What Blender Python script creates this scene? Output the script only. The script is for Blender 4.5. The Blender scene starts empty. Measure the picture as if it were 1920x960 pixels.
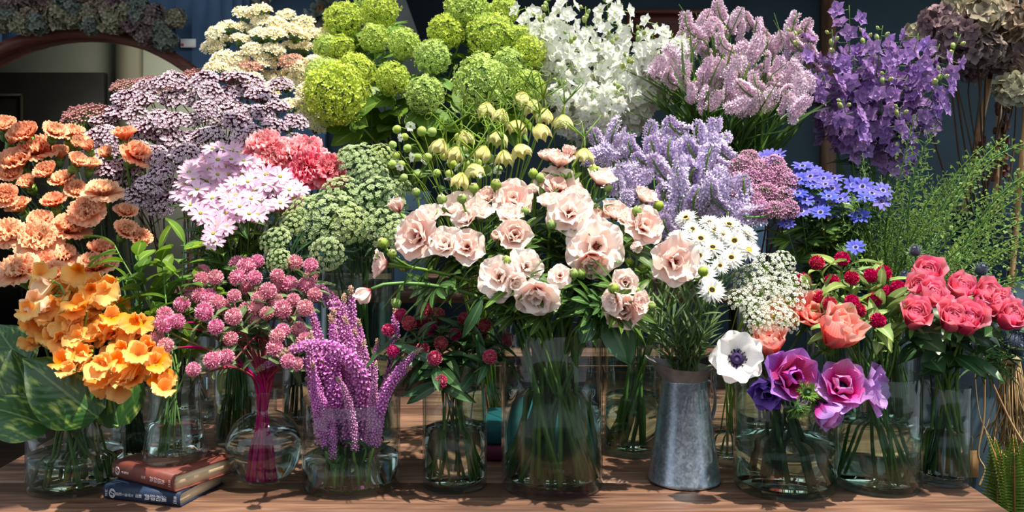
import bpy, math, random
import numpy as np
from mathutils import Vector, Matrix, noise

random.seed(7)
PI = math.pi
scene = bpy.context.scene
COL = scene.collection

# ---------------------------------------------------------------- camera, sky, sun, exposure
F_PX, HORIZON, CAM_Z = 1750.0, 340.0, 1.27
cam_data = bpy.data.cameras.new('camera')
cam = bpy.data.objects.new('camera', cam_data)
COL.objects.link(cam)
cam.location = (0, 0, CAM_Z)
cam.rotation_euler = (PI / 2, 0, 0)
cam_data.sensor_width = 36.0
cam_data.lens = 36.0 * F_PX / 1920.0
cam_data.shift_y = -(480.0 - HORIZON) / 1920.0
cam_data.clip_start = 0.05
cam_data.dof.use_dof = True
cam_data.dof.focus_distance = 1.75
cam_data.dof.aperture_fstop = 7.0
scene.camera = cam

world = bpy.data.worlds.new('sky')
scene.world = world
world.use_nodes = True
bg = world.node_tree.nodes['Background']
bg.inputs['Color'].default_value = (0.80, 0.89, 1.0, 1)
bg.inputs['Strength'].default_value = 1.2

SUN_DIR = Vector((0.25, -0.15, 0.95)).normalized()      # towards the sun
sun_data = bpy.data.lights.new('sun', 'SUN')
sun_data.energy = 8.2
sun_data.color = (1.0, 0.91, 0.79)
sun_data.angle = math.radians(0.8)
sun = bpy.data.objects.new('sun', sun_data)
COL.objects.link(sun)
sun.rotation_euler = SUN_DIR.to_track_quat('Z', 'Y').to_euler()
sun.location = (0.6, -1, 5)

vs = scene.view_settings
vs.view_transform = 'Standard'
vs.look = 'None'
vs.gamma = 1
vs.use_curve_mapping = False
vs.exposure = 0.15
cy = scene.cycles
cy.max_bounces = 14
cy.diffuse_bounces = 4
cy.glossy_bounces = 4
cy.transmission_bounces = 12
cy.transparent_max_bounces = 32
cy.sample_clamp_indirect = 4.0
cy.blur_glossy = 0.5

def at(px, py, d):
    return Vector(((px - 960) * d / F_PX, d, CAM_Z - (py - HORIZON) * d / F_PX))

def to_px(p):
    return (960 + F_PX * p.x / p.y, HORIZON + F_PX * (CAM_Z - p.z) / p.y)

# ---------------------------------------------------------------- materials
def lin(c):
    out = []
    for v in c[:3]:
        v /= 255.0
        out.append(v / 12.92 if v <= 0.04045 else ((v + 0.055) / 1.055) ** 2.4)
    return (*out, 1.0)

class NT:
    def __init__(self, name):
        self.m = bpy.data.materials.new(name)
        self.m.use_nodes = True
        self.t = self.m.node_tree
        self.t.nodes.clear()
        self.out = self.n('ShaderNodeOutputMaterial')
    def n(self, kind, **kw):
        nd = self.t.nodes.new(kind)
        for k, v in kw.items():
            setattr(nd, k, v)
        return nd
    def l(self, a, b):
        self.t.links.new(a, b)
    def ramp(self, stops, fac, interp='LINEAR'):
        r = self.n('ShaderNodeValToRGB')
        r.color_ramp.interpolation = interp
        e = r.color_ramp.elements
        while len(e) < len(stops):
            e.new(0.5)
        for el, (p, c) in zip(e, stops):
            el.position = p
            el.color = c
        self.l(fac, r.inputs[0])
        return r.outputs[0]
    def math(self, op, a, b=None, c=None):
        m = self.n('ShaderNodeMath', operation=op)
        for i, v in enumerate((a, b, c)):
            if v is None: continue
            if isinstance(v, (int, float)): m.inputs[i].default_value = v
            else: self.l(v, m.inputs[i])
        return m.outputs[0]
    def mix(self, fac, a, b, blend='MIX'):
        m = self.n('ShaderNodeMix', data_type='RGBA', blend_type=blend)
        for i, v in ((0, fac), (6, a), (7, b)):
            if isinstance(v, (int, float)): m.inputs[i].default_value = v
            elif isinstance(v, tuple): m.inputs[i].default_value = v
            else: self.l(v, m.inputs[i])
        return m.outputs[2]

def petal_mat(name, stops, tr=0.3, hue=0.015, val=0.18, sat=0.1, rough=0.6, veins=None, spec=0.15, streak=None):
    """stops: [(t, (r,g,b) 0-255)] from base to tip; veins/streak: colour of lines along the petal"""
    k = NT(name)
    at_ = k.n('ShaderNodeAttribute', attribute_name='col')
    sep = k.n('ShaderNodeSeparateColor')
    k.l(at_.outputs['Color'], sep.inputs[0])
    R, G, B = sep.outputs
    c = k.ramp([(p, lin(x)) for p, x in stops], R)
    if veins:
        w = k.math('SINE', k.math('MULTIPLY', B, 38.0))
        w = k.math('MULTIPLY', k.math('MAXIMUM', w, 0.0), veins[1])
        c = k.mix(w, c, lin(veins[0]))
    if streak:      # midrib
        w = k.math('LESS_THAN', B, streak[1])
        c = k.mix(k.math('MULTIPLY', w, 0.7), c, lin(streak[0]))
    info = k.n('ShaderNodeObjectInfo')
    rnd = info.outputs['Random']
    hs = k.n('ShaderNodeHueSaturation')
    k.l(k.math('MULTIPLY_ADD', rnd, 2 * hue, 0.5 - hue), hs.inputs['Hue'])
    v1 = k.math('MULTIPLY_ADD', G, 2 * val, 1.0 - val)
    k.l(v1, hs.inputs['Value'])
    k.l(k.math('MULTIPLY_ADD', rnd, -2 * sat, 1.0 + sat), hs.inputs['Saturation'])
    k.l(c, hs.inputs['Color'])
    p = k.n('ShaderNodeBsdfPrincipled')
    k.l(hs.outputs[0], p.inputs['Base Color'])
    p.inputs['Roughness'].default_value = rough
    p.inputs['Specular IOR Level'].default_value = spec
    if tr > 0:
        t = k.n('ShaderNodeBsdfTranslucent')
        k.l(hs.outputs[0], t.inputs[0])
        mx = k.n('ShaderNodeMixShader')
        mx.inputs[0].default_value = tr
        k.l(p.outputs[0], mx.inputs[1]); k.l(t.outputs[0], mx.inputs[2])
        k.l(mx.outputs[0], k.out.inputs[0])
    else:
        k.l(p.outputs[0], k.out.inputs[0])
    return k.m

def plain_mat(name, rgb, rough=0.6, metal=0.0, spec=0.3, var=0.0, scale=20.0, bump=0.0, rgb2=None, stretch=None):
    k = NT(name)
    p = k.n('ShaderNodeBsdfPrincipled')
    p.inputs['Roughness'].default_value = rough
    p.inputs['Metallic'].default_value = metal
    p.inputs['Specular IOR Level'].default_value = spec
    if rgb2 or var or bump:
        tc = k.n('ShaderNodeTexCoord')
        mp = k.n('ShaderNodeMapping')
        if stretch: mp.inputs['Scale'].default_value = stretch
        k.l(tc.outputs['Object'], mp.inputs[0])
        nz = k.n('ShaderNodeTexNoise')
        nz.inputs['Scale'].default_value = scale
        nz.inputs['Detail'].default_value = 6
        k.l(mp.outputs[0], nz.inputs['Vector'])
        b2 = rgb2 or tuple(min(255, x * (1 + var)) for x in rgb)
        k.l(k.ramp([(0.35, lin(rgb)), (0.65, lin(b2))], nz.outputs[0]), p.inputs['Base Color'])
        if bump:
            bp = k.n('ShaderNodeBump')
            bp.inputs['Strength'].default_value = bump
            bp.inputs['Distance'].default_value = 0.003
            k.l(nz.outputs[0], bp.inputs['Height'])
            k.l(bp.outputs[0], p.inputs['Normal'])
    else:
        p.inputs['Base Color'].default_value = lin(rgb)
    k.l(p.outputs[0], k.out.inputs[0])
    return k.m

def wood_mat(name, dark, mid, light, rough=0.55, axis='X', scale=1.0):
    k = NT(name)
    tc = k.n('ShaderNodeTexCoord')
    mp = k.n('ShaderNodeMapping')
    s = {'X': (1.2, 14, 14), 'Y': (14, 1.2, 14), 'Z': (14, 14, 1.2)}[axis]
    mp.inputs['Scale'].default_value = [v * scale for v in s]
    info = k.n('ShaderNodeObjectInfo')
    cx = k.n('ShaderNodeCombineXYZ')
    k.l(k.math('MULTIPLY', info.outputs['Random'], 37.0), cx.inputs[0])
    k.l(k.math('MULTIPLY', info.outputs['Random'], 11.0), cx.inputs[2])
    k.l(cx.outputs[0], mp.inputs['Location'])
    k.l(tc.outputs['Object'], mp.inputs[0])
    n1 = k.n('ShaderNodeTexNoise'); n1.inputs['Scale'].default_value = 2.2; n1.inputs['Detail'].default_value = 9; n1.inputs['Distortion'].default_value = 0.9
    k.l(mp.outputs[0], n1.inputs['Vector'])
    n2 = k.n('ShaderNodeTexNoise'); n2.inputs['Scale'].default_value = 9; n2.inputs['Detail'].default_value = 6
    k.l(mp.outputs[0], n2.inputs['Vector'])
    f = k.math('ADD', k.math('MULTIPLY', n1.outputs[0], 0.65), k.math('MULTIPLY', n2.outputs[0], 0.35))
    c = k.ramp([(0.30, lin(dark)), (0.47, lin(mid)), (0.66, lin(light))], f)
    hs = k.n('ShaderNodeHueSaturation')
    k.l(k.math('MULTIPLY_ADD', info.outputs['Random'], 0.4, 0.8), hs.inputs['Value'])
    k.l(c, hs.inputs['Color'])
    p = k.n('ShaderNodeBsdfPrincipled')
    p.inputs['Roughness'].default_value = rough
    p.inputs['Specular IOR Level'].default_value = 0.35
    k.l(hs.outputs[0], p.inputs['Base Color'])
    bp = k.n('ShaderNodeBump'); bp.inputs['Strength'].default_value = 0.5; bp.inputs['Distance'].default_value = 0.002
    k.l(f, bp.inputs['Height']); k.l(bp.outputs[0], p.inputs['Normal'])
    k.l(p.outputs[0], k.out.inputs[0])
    return k.m

def glass_mat(name, tint):
    k = NT(name)
    fr = k.n('ShaderNodeFresnel')
    geo = k.n('ShaderNodeNewGeometry')      # both faces of the thin wall reflect alike
    k.l(k.math('MULTIPLY_ADD', geo.outputs['Backfacing'], 1 / 1.37 - 1.37, 1.37), fr.inputs['IOR'])
    tr = k.n('ShaderNodeBsdfTransparent')
    # a slanting path through the wall is longer and takes up more colour
    lw = k.n('ShaderNodeLayerWeight'); lw.inputs['Blend'].default_value = 0.5
    k.l(k.mix(k.math('POWER', lw.outputs['Facing'], 4.0), tint, tuple(0.60 * v ** 2 for v in tint[:3]) + (1,)), tr.inputs[0])
    gl = k.n('ShaderNodeBsdfGlossy'); gl.inputs['Roughness'].default_value = 0.02
    gl.inputs[0].default_value = (1, 1, 1, 1)
    mx = k.n('ShaderNodeMixShader')
    k.l(fr.outputs[0], mx.inputs[0]); k.l(tr.outputs[0], mx.inputs[1]); k.l(gl.outputs[0], mx.inputs[2])
    k.l(mx.outputs[0], k.out.inputs[0])
    return k.m

def water_mat(name, tint):
    k = NT(name)
    g = k.n('ShaderNodeBsdfGlass'); g.inputs['IOR'].default_value = 1.33; g.inputs['Roughness'].default_value = 0
    g.inputs['Color'].default_value = tint
    k.l(g.outputs[0], k.out.inputs[0])
    return k.m

# ---------------------------------------------------------------- mesh building
class MB:
    """numpy mesh collector: vertices, quads, tris, per-vertex 'col' (t along piece, random, |u| across)"""
    def __init__(self):
        self.V, self.C, self.Q, self.T, self.QM, self.TM, self.n = [], [], [], [], [], [], 0
    def raw(self, v, q=None, t=None, c=None, m=0):
        v = np.asarray(v, float).reshape(-1, 3)
        self.V.append(v)
        self.C.append(np.tile([0.5, 0.5, 0.5], (len(v), 1)) if c is None else np.asarray(c, float))
        if q is not None and len(q):
            self.Q.append(np.asarray(q, int) + self.n); self.QM.append(np.full(len(q), m))
        if t is not None and len(t):
            self.T.append(np.asarray(t, int) + self.n); self.TM.append(np.full(len(t), m))
        self.n += len(v)
        return self
    def flat(self):
        V = np.concatenate(self.V); C = np.concatenate(self.C)
        Q = np.concatenate(self.Q) if self.Q else np.zeros((0, 4), int)
        T = np.concatenate(self.T) if self.T else np.zeros((0, 3), int)
        QM = np.concatenate(self.QM) if self.QM else np.zeros(0, int)
        TM = np.concatenate(self.TM) if self.TM else np.zeros(0, int)
        self.V, self.C, self.Q, self.T, self.QM, self.TM = [V], [C], [Q], [T], [QM], [TM]
        return V, C, Q, T, QM, TM
    def add(self, o, M=None, m=None, rnd=None):
        V, C, Q, T, QM, TM = o.flat()
        if M is not None:
            A = np.array(M)
            V = V @ A[:3, :3].T + A[:3, 3]
        C = C.copy()
        if rnd is not None: C[:, 1] = rnd
        self.V.append(V); self.C.append(C)
        if len(Q): self.Q.append(Q + self.n); self.QM.append(QM if m is None else np.full(len(Q), m))
        if len(T): self.T.append(T + self.n); self.TM.append(TM if m is None else np.full(len(T), m))
        self.n += len(V)
        return self
    def mesh(self, name, mats, smooth=True):
        V, C, Q, T, QM, TM = self.flat()
        me = bpy.data.meshes.new(name)
        me.vertices.add(len(V)); me.vertices.foreach_set('co', V.astype(np.float32).ravel())
        nl = len(Q) * 4 + len(T) * 3
        me.loops.add(nl)
        me.loops.foreach_set('vertex_index', np.concatenate([Q.ravel(), T.ravel()]).astype(np.int32))
        me.polygons.add(len(Q) + len(T))
        starts = np.concatenate([np.arange(len(Q)) * 4, len(Q) * 4 + np.arange(len(T)) * 3]).astype(np.int32)
        me.polygons.foreach_set('loop_start', starts)
        me.polygons.foreach_set('material_index', np.concatenate([QM, TM]).astype(np.int32))
        if smooth:
            me.polygons.foreach_set('use_smooth', np.ones(len(Q) + len(T), bool))
        a = me.color_attributes.new('col', 'FLOAT_COLOR', 'POINT')
        a.data.foreach_set('color', np.hstack([np.clip(C, 0, 1), np.ones((len(C), 1))]).astype(np.float32).ravel())
        for mt in (mats if isinstance(mats, (list, tuple)) else [mats]):
            me.materials.append(mt)
        me.update(calc_edges=True)
        me.validate()
        return me

def grid_idx(a, b, wrap=False):
    q = []
    for i in range(a - 1):
        for j in range(b if wrap else b - 1):
            j2 = (j + 1) % b
            q.append((i * b + j, i * b + j2, (i + 1) * b + j2, (i + 1) * b + j))
    return q

_GI = {}
def gi(a, b, wrap=False):
    k = (a, b, wrap)
    if k not in _GI: _GI[k] = np.array(grid_idx(a, b, wrap))
    return _GI[k]

def petal(L, W, a0=0.0, a1=0.0, a2=0.0, cup=0.0, ruf=0.0, rf=3.0, tm=0.6, b=0.3, tipw=0.25, rnd=0.15, fr=0.0, notch=0.0, nu=4, nv=4, seed=0, rp=2.0, curl=0.0):
    """petal growing from the origin along +Y, its upper face to +Z; a0/a1/a2 bend it up along its length"""
    rg = np.random.RandomState(seed)
    t = np.linspace(0, 1, nv + 1)
    ang = a0 + a1 * t + a2 * t * t
    am = (ang[:-1] + ang[1:]) / 2
    cyy = np.concatenate([[0], np.cumsum(np.cos(am))]) * L / nv
    czz = np.concatenate([[0], np.cumsum(np.sin(am))]) * L / nv
    u = np.linspace(-1, 1, nu + 1)
    w = np.where(t < tm, b + (1 - b) * np.sin(PI / 2 * np.minimum(1, t / tm)), 1 - (1 - tipw) * (np.maximum(0, t - tm) / (1 - tm)) ** 2)
    T_, U_ = np.meshgrid(t, u, indexing='ij')
    X = U_ * (w[:, None] * W / 2)
    ext = -rnd * L * U_ ** 2 * T_ ** 3 - notch * L * np.exp(-(U_ / 0.28) ** 2) * T_ ** 4
    if fr: ext = ext + fr * L * (rg.rand(1, nu + 1) - 0.5) * T_ ** 4
    ph = rg.rand() * 6.28
    N_ = cup * W * U_ ** 2 * (0.35 + 0.65 * T_) + ruf * W * T_ ** rp * np.sin(rf * PI * U_ + ph + 1.3 * T_) + curl * W * np.abs(U_) ** 3
    ca, sa = np.cos(ang)[:, None], np.sin(ang)[:, None]
    Y = cyy[:, None] + ext * ca - N_ * sa
    Z = czz[:, None] + ext * sa + N_ * ca
    V = np.stack([X, Y, Z], -1).reshape(-1, 3)
    C = np.stack([T_, np.full_like(T_, rg.rand()), np.abs(U_)], -1).reshape(-1, 3)
    return MB().raw(V, gi(nv + 1, nu + 1), c=C)

def rotz(a): return Matrix.Rotation(a, 4, 'Z')
def rotx(a): return Matrix.Rotation(a, 4, 'X')
def rotyy(a): return Matrix.Rotation(a, 4, 'Y')
def tr(x, y, z): return Matrix.Translation((x, y, z))
def sc(s): return Matrix.Diagonal((s, s, s, 1)) if not isinstance(s, tuple) else Matrix.Diagonal((*s, 1))

def ring(mb, n, r0=0.0, z=0.0, ph=0.0, jit=0.1, tilt=0.0, tj=0.08, sj=0.08, nvar=3, seed=0, m=0, **kw):
    rg = random.Random(seed)
    vs_ = [petal(seed=seed * 13 + i, **kw) for i in range(min(nvar, n))]
    for i in range(n):
        M = rotz(ph + 2 * PI * i / n + rg.uniform(-jit, jit)) @ tr(0, r0, z) @ rotx(tilt + rg.uniform(-tj, tj)) @ sc(1 + rg.uniform(-sj, sj))
        mb.add(vs_[i % len(vs_)], M, m, rg.random())
    return mb

def sphere(r=1.0, nu=8, nv=6, sq=1.0, seed=None, amp=0.0, freq=3.0):
    th = np.linspace(0, PI, nv + 1)[1:-1]
    ph = np.arange(nu) * 2 * PI / nu
    T_, P_ = np.meshgrid(th, ph, indexing='ij')
    V = np.stack([np.sin(T_) * np.cos(P_), np.sin(T_) * np.sin(P_), np.cos(T_)], -1).reshape(-1, 3)
    V = np.vstack([V, [[0, 0, 1], [0, 0, -1]]])
    C = np.stack([V[:, 2] * 0.5 + 0.5, np.full(len(V), 0.5), np.zeros(len(V))], -1)
    if amp:
        s = Vector((seed or 0, 3.1, 1.7))
        k = np.array([1 + amp * noise.noise(Vector(v) * freq + s) for v in V])
        V = V * k[:, None]
    V = V * r * np.array([1, 1, sq])
    n = len(V)
    t = [(n - 2, i, (i + 1) % nu) for i in range(nu)]
    o = (nv - 2) * nu
    t += [(n - 1, o + (i + 1) % nu, o + i) for i in range(nu)]
    return MB().raw(V, gi(nv - 1, nu, True) if nv > 2 else None, t, C)

def tube(pts, r, sides=5, t0=0.0, t1=1.0, cap=True):
    """r: a radius or one per point"""
    P = [Vector(p) for p in pts]
    n = len(P)
    R = [r] * n if isinstance(r, (int, float)) else list(r)
    V, C = [], []
    up = None
    for i in range(n):
        d = (P[min(i + 1, n - 1)] - P[max(i - 1, 0)])
        if d.length < 1e-9: d = Vector((0, 0, 1))
        d.normalize()
        if up is None:
            up = Vector((1, 0, 0)) if abs(d.x) < 0.8 else Vector((0, 1, 0))
        x = (up - d * up.dot(d)).normalized()
        y = d.cross(x)
        up = x
        for k in range(sides):
            a = 2 * PI * k / sides
            V.append(P[i] + (x * math.cos(a) + y * math.sin(a)) * R[i])
            C.append((t0 + (t1 - t0) * i / max(1, n - 1), 0.5, 0.5))
    t = []
    if cap:
        for base, order in ((0, -1), ((n - 1) * sides, 1)):
            for k in range(1, sides - 1):
                tri = (base, base + k, base + k + 1)
                t.append(tri if order > 0 else tri[::-1])
    return MB().raw([tuple(v) for v in V], gi(n, sides, True), t, C)

def hermite(p0, t0, p1, t1, n=7):
    out = []
    for i in range(n + 1):
        s = i / n
        h1 = 2 * s ** 3 - 3 * s ** 2 + 1; h2 = s ** 3 - 2 * s ** 2 + s; h3 = -2 * s ** 3 + 3 * s ** 2; h4 = s ** 3 - s ** 2
        out.append(p0 * h1 + t0 * h2 + p1 * h3 + t1 * h4)
    return out

def lathe(profile, seg=40):
    """closed list of (r, z) spun about Z"""
    V, C = [], []
    for r, z in profile:
        for k in range(seg):
            a = 2 * PI * k / seg
            V.append((r * math.cos(a), r * math.sin(a), z)); C.append((0.5, 0.5, 0.5))
    return MB().raw(V, gi(len(profile), seg, True), None, C)

def box(sx, sy, sz, c=(0, 0, 0), bev=0.0):
    x, y, z = sx / 2, sy / 2, sz / 2
    if bev <= 0:
        v = [(-x, -y, -z), (x, -y, -z), (x, y, -z), (-x, y, -z), (-x, -y, z), (x, -y, z), (x, y, z), (-x, y, z)]
        q = [(0, 3, 2, 1), (4, 5, 6, 7), (0, 1, 5, 4), (1, 2, 6, 5), (2, 3, 7, 6), (3, 0, 4, 7)]
        return MB().raw(np.array(v) + np.array(c), q)
    b = bev
    v, q = [], []
    for zz, ins in ((-z, b), (-z + b, 0), (z - b, 0), (z, b)):
        xx, yy = x - ins, y - ins
        v += [(-xx + b, -yy, zz), (xx - b, -yy, zz), (xx, -yy + b, zz), (xx, yy - b, zz), (xx - b, yy, zz), (-xx + b, yy, zz), (-xx, yy - b, zz), (-xx, -yy + b, zz)]
    q = list(map(tuple, gi(4, 8, True)))
    t = []
    for base, o in ((0, -1), (24, 1)):
        for k in range(1, 7):
            tri = (base, base + k, base + k + 1)
            t.append(tri if o > 0 else tri[::-1])
    return MB().raw(np.array(v) + np.array(c), q, t)

def frame_to(d, roll=0.0):
    """rotation that carries +Z to d"""
    return Vector(d).to_track_quat('Z', 'Y').to_matrix().to_4x4() @ rotz(roll)

def fib(n, zmin=-1.0, zmax=1.0):
    out = []
    for i in range(n):
        z = zmax - (zmax - zmin) * (i + 0.5) / n
        r = math.sqrt(max(0, 1 - z * z)); a = i * 2.399963
        out.append(Vector((r * math.cos(a), r * math.sin(a), z)))
    return out

# ---------------------------------------------------------------- objects
def add_obj(name, mesh, parent=None, M=None):
    o = bpy.data.objects.new(name, mesh)
    COL.objects.link(o)
    if parent is not None: o.parent = parent
    if M is not None: o.matrix_local = M
    return o

def root_at(name, p, label=None, cat=None, group=None):
    o = bpy.data.objects.new(name, None)
    o.empty_display_size = 0.02
    COL.objects.link(o)
    o.location = p
    tag(o, label, cat, group)
    return o

def tag(o, label=None, cat=None, group=None, kind=None):
    if label: o['label'] = label
    if cat: o['category'] = cat
    if group: o['group'] = group
    if kind: o['kind'] = kind
    return o

def structure(name, mb, mat, parent=None):
    o = add_obj(name, mb.mesh(name, mat, False), parent)
    if parent is None: o['kind'] = 'structure'
    return o

def put(parent, spec, M):
    """spec: list of (name, mesh, matrix, children[, kind])"""
    for s in spec:
        o = add_obj(s[0], s[1], parent, M @ s[2] if M is not None else s[2])
        if len(s) > 4 and s[4]: o['kind'] = s[4]
        if s[3]: put(o, s[3], None)
I4 = Matrix.Identity(4)
# ---------------------------------------------------------------- materials of the plants
GREEN = petal_mat('stem green', [(0, (70, 105, 45)), (1, (105, 145, 65))], tr=0.05, val=0.1, rough=0.5, spec=0.3)
DGREEN = petal_mat('dark stem green', [(0, (40, 68, 45)), (1, (62, 95, 58))], tr=0.05, val=0.1, rough=0.5)
LGREEN = petal_mat('light stem green', [(0, (110, 145, 55)), (1, (150, 180, 75))], tr=0.1, val=0.1, rough=0.5)
REDSTEM = petal_mat('red stem', [(0, (190, 25, 110)), (0.35, (170, 25, 85)), (0.6, (120, 60, 60)), (1, (110, 130, 70))], tr=0.05, val=0.12, rough=0.45)
MAROON = petal_mat('maroon stem', [(0, (70, 60, 45)), (1, (85, 45, 50))], tr=0, val=0.15)
LEAF = petal_mat('leaf green', [(0, (58, 92, 40)), (1, (84, 120, 52))], tr=0.3, val=0.25, hue=0.02, rough=0.4, spec=0.35, streak=((140, 170, 95), 0.12))
DLEAF = petal_mat('dark leaf green', [(0, (38, 70, 40)), (1, (55, 92, 50))], tr=0.2, val=0.2, hue=0.02, rough=0.38, spec=0.4, streak=((90, 125, 75), 0.1))
GLEAF = petal_mat('grey leaf green', [(0, (88, 115, 80)), (1, (120, 145, 98))], tr=0.25, val=0.2, hue=0.02, rough=0.6, streak=((150, 165, 120), 0.12))
YLEAF = petal_mat('fresh leaf green', [(0, (85, 126, 42)), (1, (118, 155, 60))], tr=0.4, val=0.2, hue=0.02, rough=0.45, spec=0.3, streak=((160, 190, 100), 0.1))
DRYSTEM = petal_mat('dark dry stem', [(0, (58, 44, 32)), (1, (84, 66, 46))], tr=0, val=0.3)
BROWN = petal_mat('dry brown', [(0, (120, 85, 50)), (1, (165, 125, 80))], tr=0, val=0.3)

# ---------------------------------------------------------------- leaves (length 1, along +Y)
def leaf_mesh(name, mat, **kw):
    a = dict(L=1, W=0.3, a0=0.25, a1=-0.7, cup=0.15, tm=0.4, b=0.12, tipw=0.02, rnd=0.0, nu=4, nv=6)
    a.update(kw)
    return petal(**a).mesh(name, mat)
LANCE = [leaf_mesh('lance leaf', LEAF, W=0.2, seed=i, a1=-0.5 - 0.4 * i, ruf=0.03) for i in range(3)]
LANCE_D = [leaf_mesh('dark lance leaf', DLEAF, W=0.24, seed=i, a1=-0.6 - 0.4 * i) for i in range(3)]
LANCE_G = [leaf_mesh('grey lance leaf', GLEAF, W=0.3, seed=i, a1=-0.5 - 0.5 * i, ruf=0.05) for i in range(3)]
OVATE = [leaf_mesh('ovate leaf', YLEAF, W=0.48, seed=i, a1=-0.5 - 0.3 * i, b=0.1, tm=0.42) for i in range(3)]
ROSELEAF = [leaf_mesh('rose leaf', DLEAF, W=0.62, seed=i, a1=-0.4 - 0.3 * i, b=0.2, tm=0.42, fr=0.05, nu=6) for i in range(3)]
NEEDLE = [leaf_mesh('needle leaf', GLEAF, W=0.11, seed=i, a0=0.1, a1=-0.3 * i, tm=0.35, b=0.4, nu=2, nv=5) for i in range(3)]
LANCE_Y = [leaf_mesh('pale lance leaf', petal_mat('pale leaf green', [(0, (104, 134, 66)), (1, (150, 172, 100))], tr=0.3, val=0.2, rough=0.55, streak=((180, 195, 140), 0.14)), W=0.3, seed=i, a1=-0.5 - 0.5 * i, ruf=0.05) for i in range(3)]
STRAP = [leaf_mesh('strap leaf', LEAF, W=0.06, seed=i, a0=0.0, a1=-0.25 * i, tm=0.2, b=0.6, tipw=0.1, nu=2, nv=5) for i in range(3)]

def lobed_leaf(seed):
    mb = MB()
    for a, l in ((0, 1.0), (0.75, 0.8), (-0.75, 0.8), (1.35, 0.5), (-1.35, 0.5)):
        mb.add(petal(L=l, W=l * 0.62, a0=0.1, a1=-0.5, cup=0.1, tm=0.55, b=0.25, tipw=0.05, rnd=-0.05, fr=0.16, nu=8, nv=6, seed=seed), rotz(a), rnd=0.5)
    return mb
VIBLEAF = [lobed_leaf(i).mesh('lobed leaf', YLEAF) for i in range(3)]
def cut_leaf(seed, n=5, w=0.16):
    rg = random.Random(seed); mb = MB()
    for i in range(n):
        a = (i - (n - 1) / 2) * 0.38
        mb.add(petal(L=rg.uniform(0.7, 1.0), W=w, a0=rg.uniform(0, 0.3), a1=-rg.uniform(0.3, 1.0), cup=0.12, tm=0.45, b=0.3, tipw=0.02, nu=2, nv=5, seed=seed + i), rotz(a), rnd=rg.random())
    return mb
CUTLEAF = [cut_leaf(i).mesh('cut leaf', LEAF) for i in range(3)]
FINELEAF = [cut_leaf(20 + i, 9, 0.07).mesh('fine leaf', DLEAF) for i in range(3)]

# pothos: broad, glossy, splashed with pale yellow
def pothos_material():
    k = NT('pothos leaf')
    at_ = k.n('ShaderNodeAttribute', attribute_name='col'); sep = k.n('ShaderNodeSeparateColor'); k.l(at_.outputs['Color'], sep.inputs[0])
    tc = k.n('ShaderNodeTexCoord'); mp = k.n('ShaderNodeMapping'); mp.inputs['Scale'].default_value = (7, 2.2, 2)
    mp.inputs['Rotation'].default_value = (0, 0, 0.5)
    k.l(tc.outputs['Object'], mp.inputs[0])
    nz = k.n('ShaderNodeTexNoise'); nz.inputs['Scale'].default_value = 1.6; nz.inputs['Detail'].default_value = 7
    k.l(mp.outputs[0], nz.inputs['Vector'])
    c = k.ramp([(0.0, lin((28, 62, 28))), (0.56, lin((50, 92, 42))), (0.64, lin((128, 156, 66))), (0.74, lin((208, 214, 140)))], k.math('ADD', nz.outputs[0], k.math('MULTIPLY', sep.outputs[2], 0.06)))
    w = k.math('LESS_THAN', sep.outputs[2], 0.035)
    c = k.mix(k.math('MULTIPLY', w, 0.8), c, lin((110, 140, 90)))
    w2 = k.math('SINE', k.math('ADD', k.math('MULTIPLY', sep.outputs[0], 60.0), k.math('MULTIPLY', sep.outputs[2], -22.0)))
    bp = k.n('ShaderNodeBump'); bp.inputs['Strength'].default_value = 0.12; bp.inputs['Distance'].default_value = 0.003
    k.l(w2, bp.inputs['Height'])
    p = k.n('ShaderNodeBsdfPrincipled'); p.inputs['Roughness'].default_value = 0.3; p.inputs['Specular IOR Level'].default_value = 0.5
    k.l(c, p.inputs['Base Color']); k.l(bp.outputs[0], p.inputs['Normal'])
    t = k.n('ShaderNodeBsdfTranslucent'); k.l(c, t.inputs[0])
    mx = k.n('ShaderNodeMixShader'); mx.inputs[0].default_value = 0.18
    k.l(p.outputs[0], mx.inputs[1]); k.l(t.outputs[0], mx.inputs[2]); k.l(mx.outputs[0], k.out.inputs[0])
    return k.m
POTHOS_M = pothos_material()
def pothos(seed):
    return petal(L=1, W=0.72, a0=0.15, a1=-0.55, cup=-0.10, tm=0.32, b=0.35, tipw=0.02, rnd=-0.03, ruf=0.03, rf=2, nu=12, nv=14, seed=seed).mesh('pothos leaf', POTHOS_M)
POTHOS = [pothos(i) for i in range(3)]

# ---------------------------------------------------------------- flower heads: diameter about 1, stem joins at the origin, facing +Z
def petal_parts(rings, mat, name='petal', z=0.0, seed=0):
    """every petal an object of its own; rings: dicts of n, r0, z, ph, tilt + petal arguments"""
    spec = []
    for ri, rk in enumerate(rings):
        rk = dict(rk)
        n = rk.pop('n'); r0 = rk.pop('r0', 0.02); zz = rk.pop('z', 0.0) + z; ph = rk.pop('ph', 0.0); jit = rk.pop('jit', 0.12); tj = rk.pop('tj', 0.1)
        rg = random.Random(seed * 31 + ri)
        me = [petal(seed=seed * 17 + ri * 5 + i, **rk).mesh(name, mat) for i in range(min(n, 3))]
        for i in range(n):
            M = rotz(ph + 2 * PI * i / n + rg.uniform(-jit, jit)) @ tr(0, r0, zz) @ rotx(rg.uniform(-tj, tj)) @ sc(rg.uniform(0.9, 1.07))
            spec.append((name, me[i % len(me)], M, []))
    return spec

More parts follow.
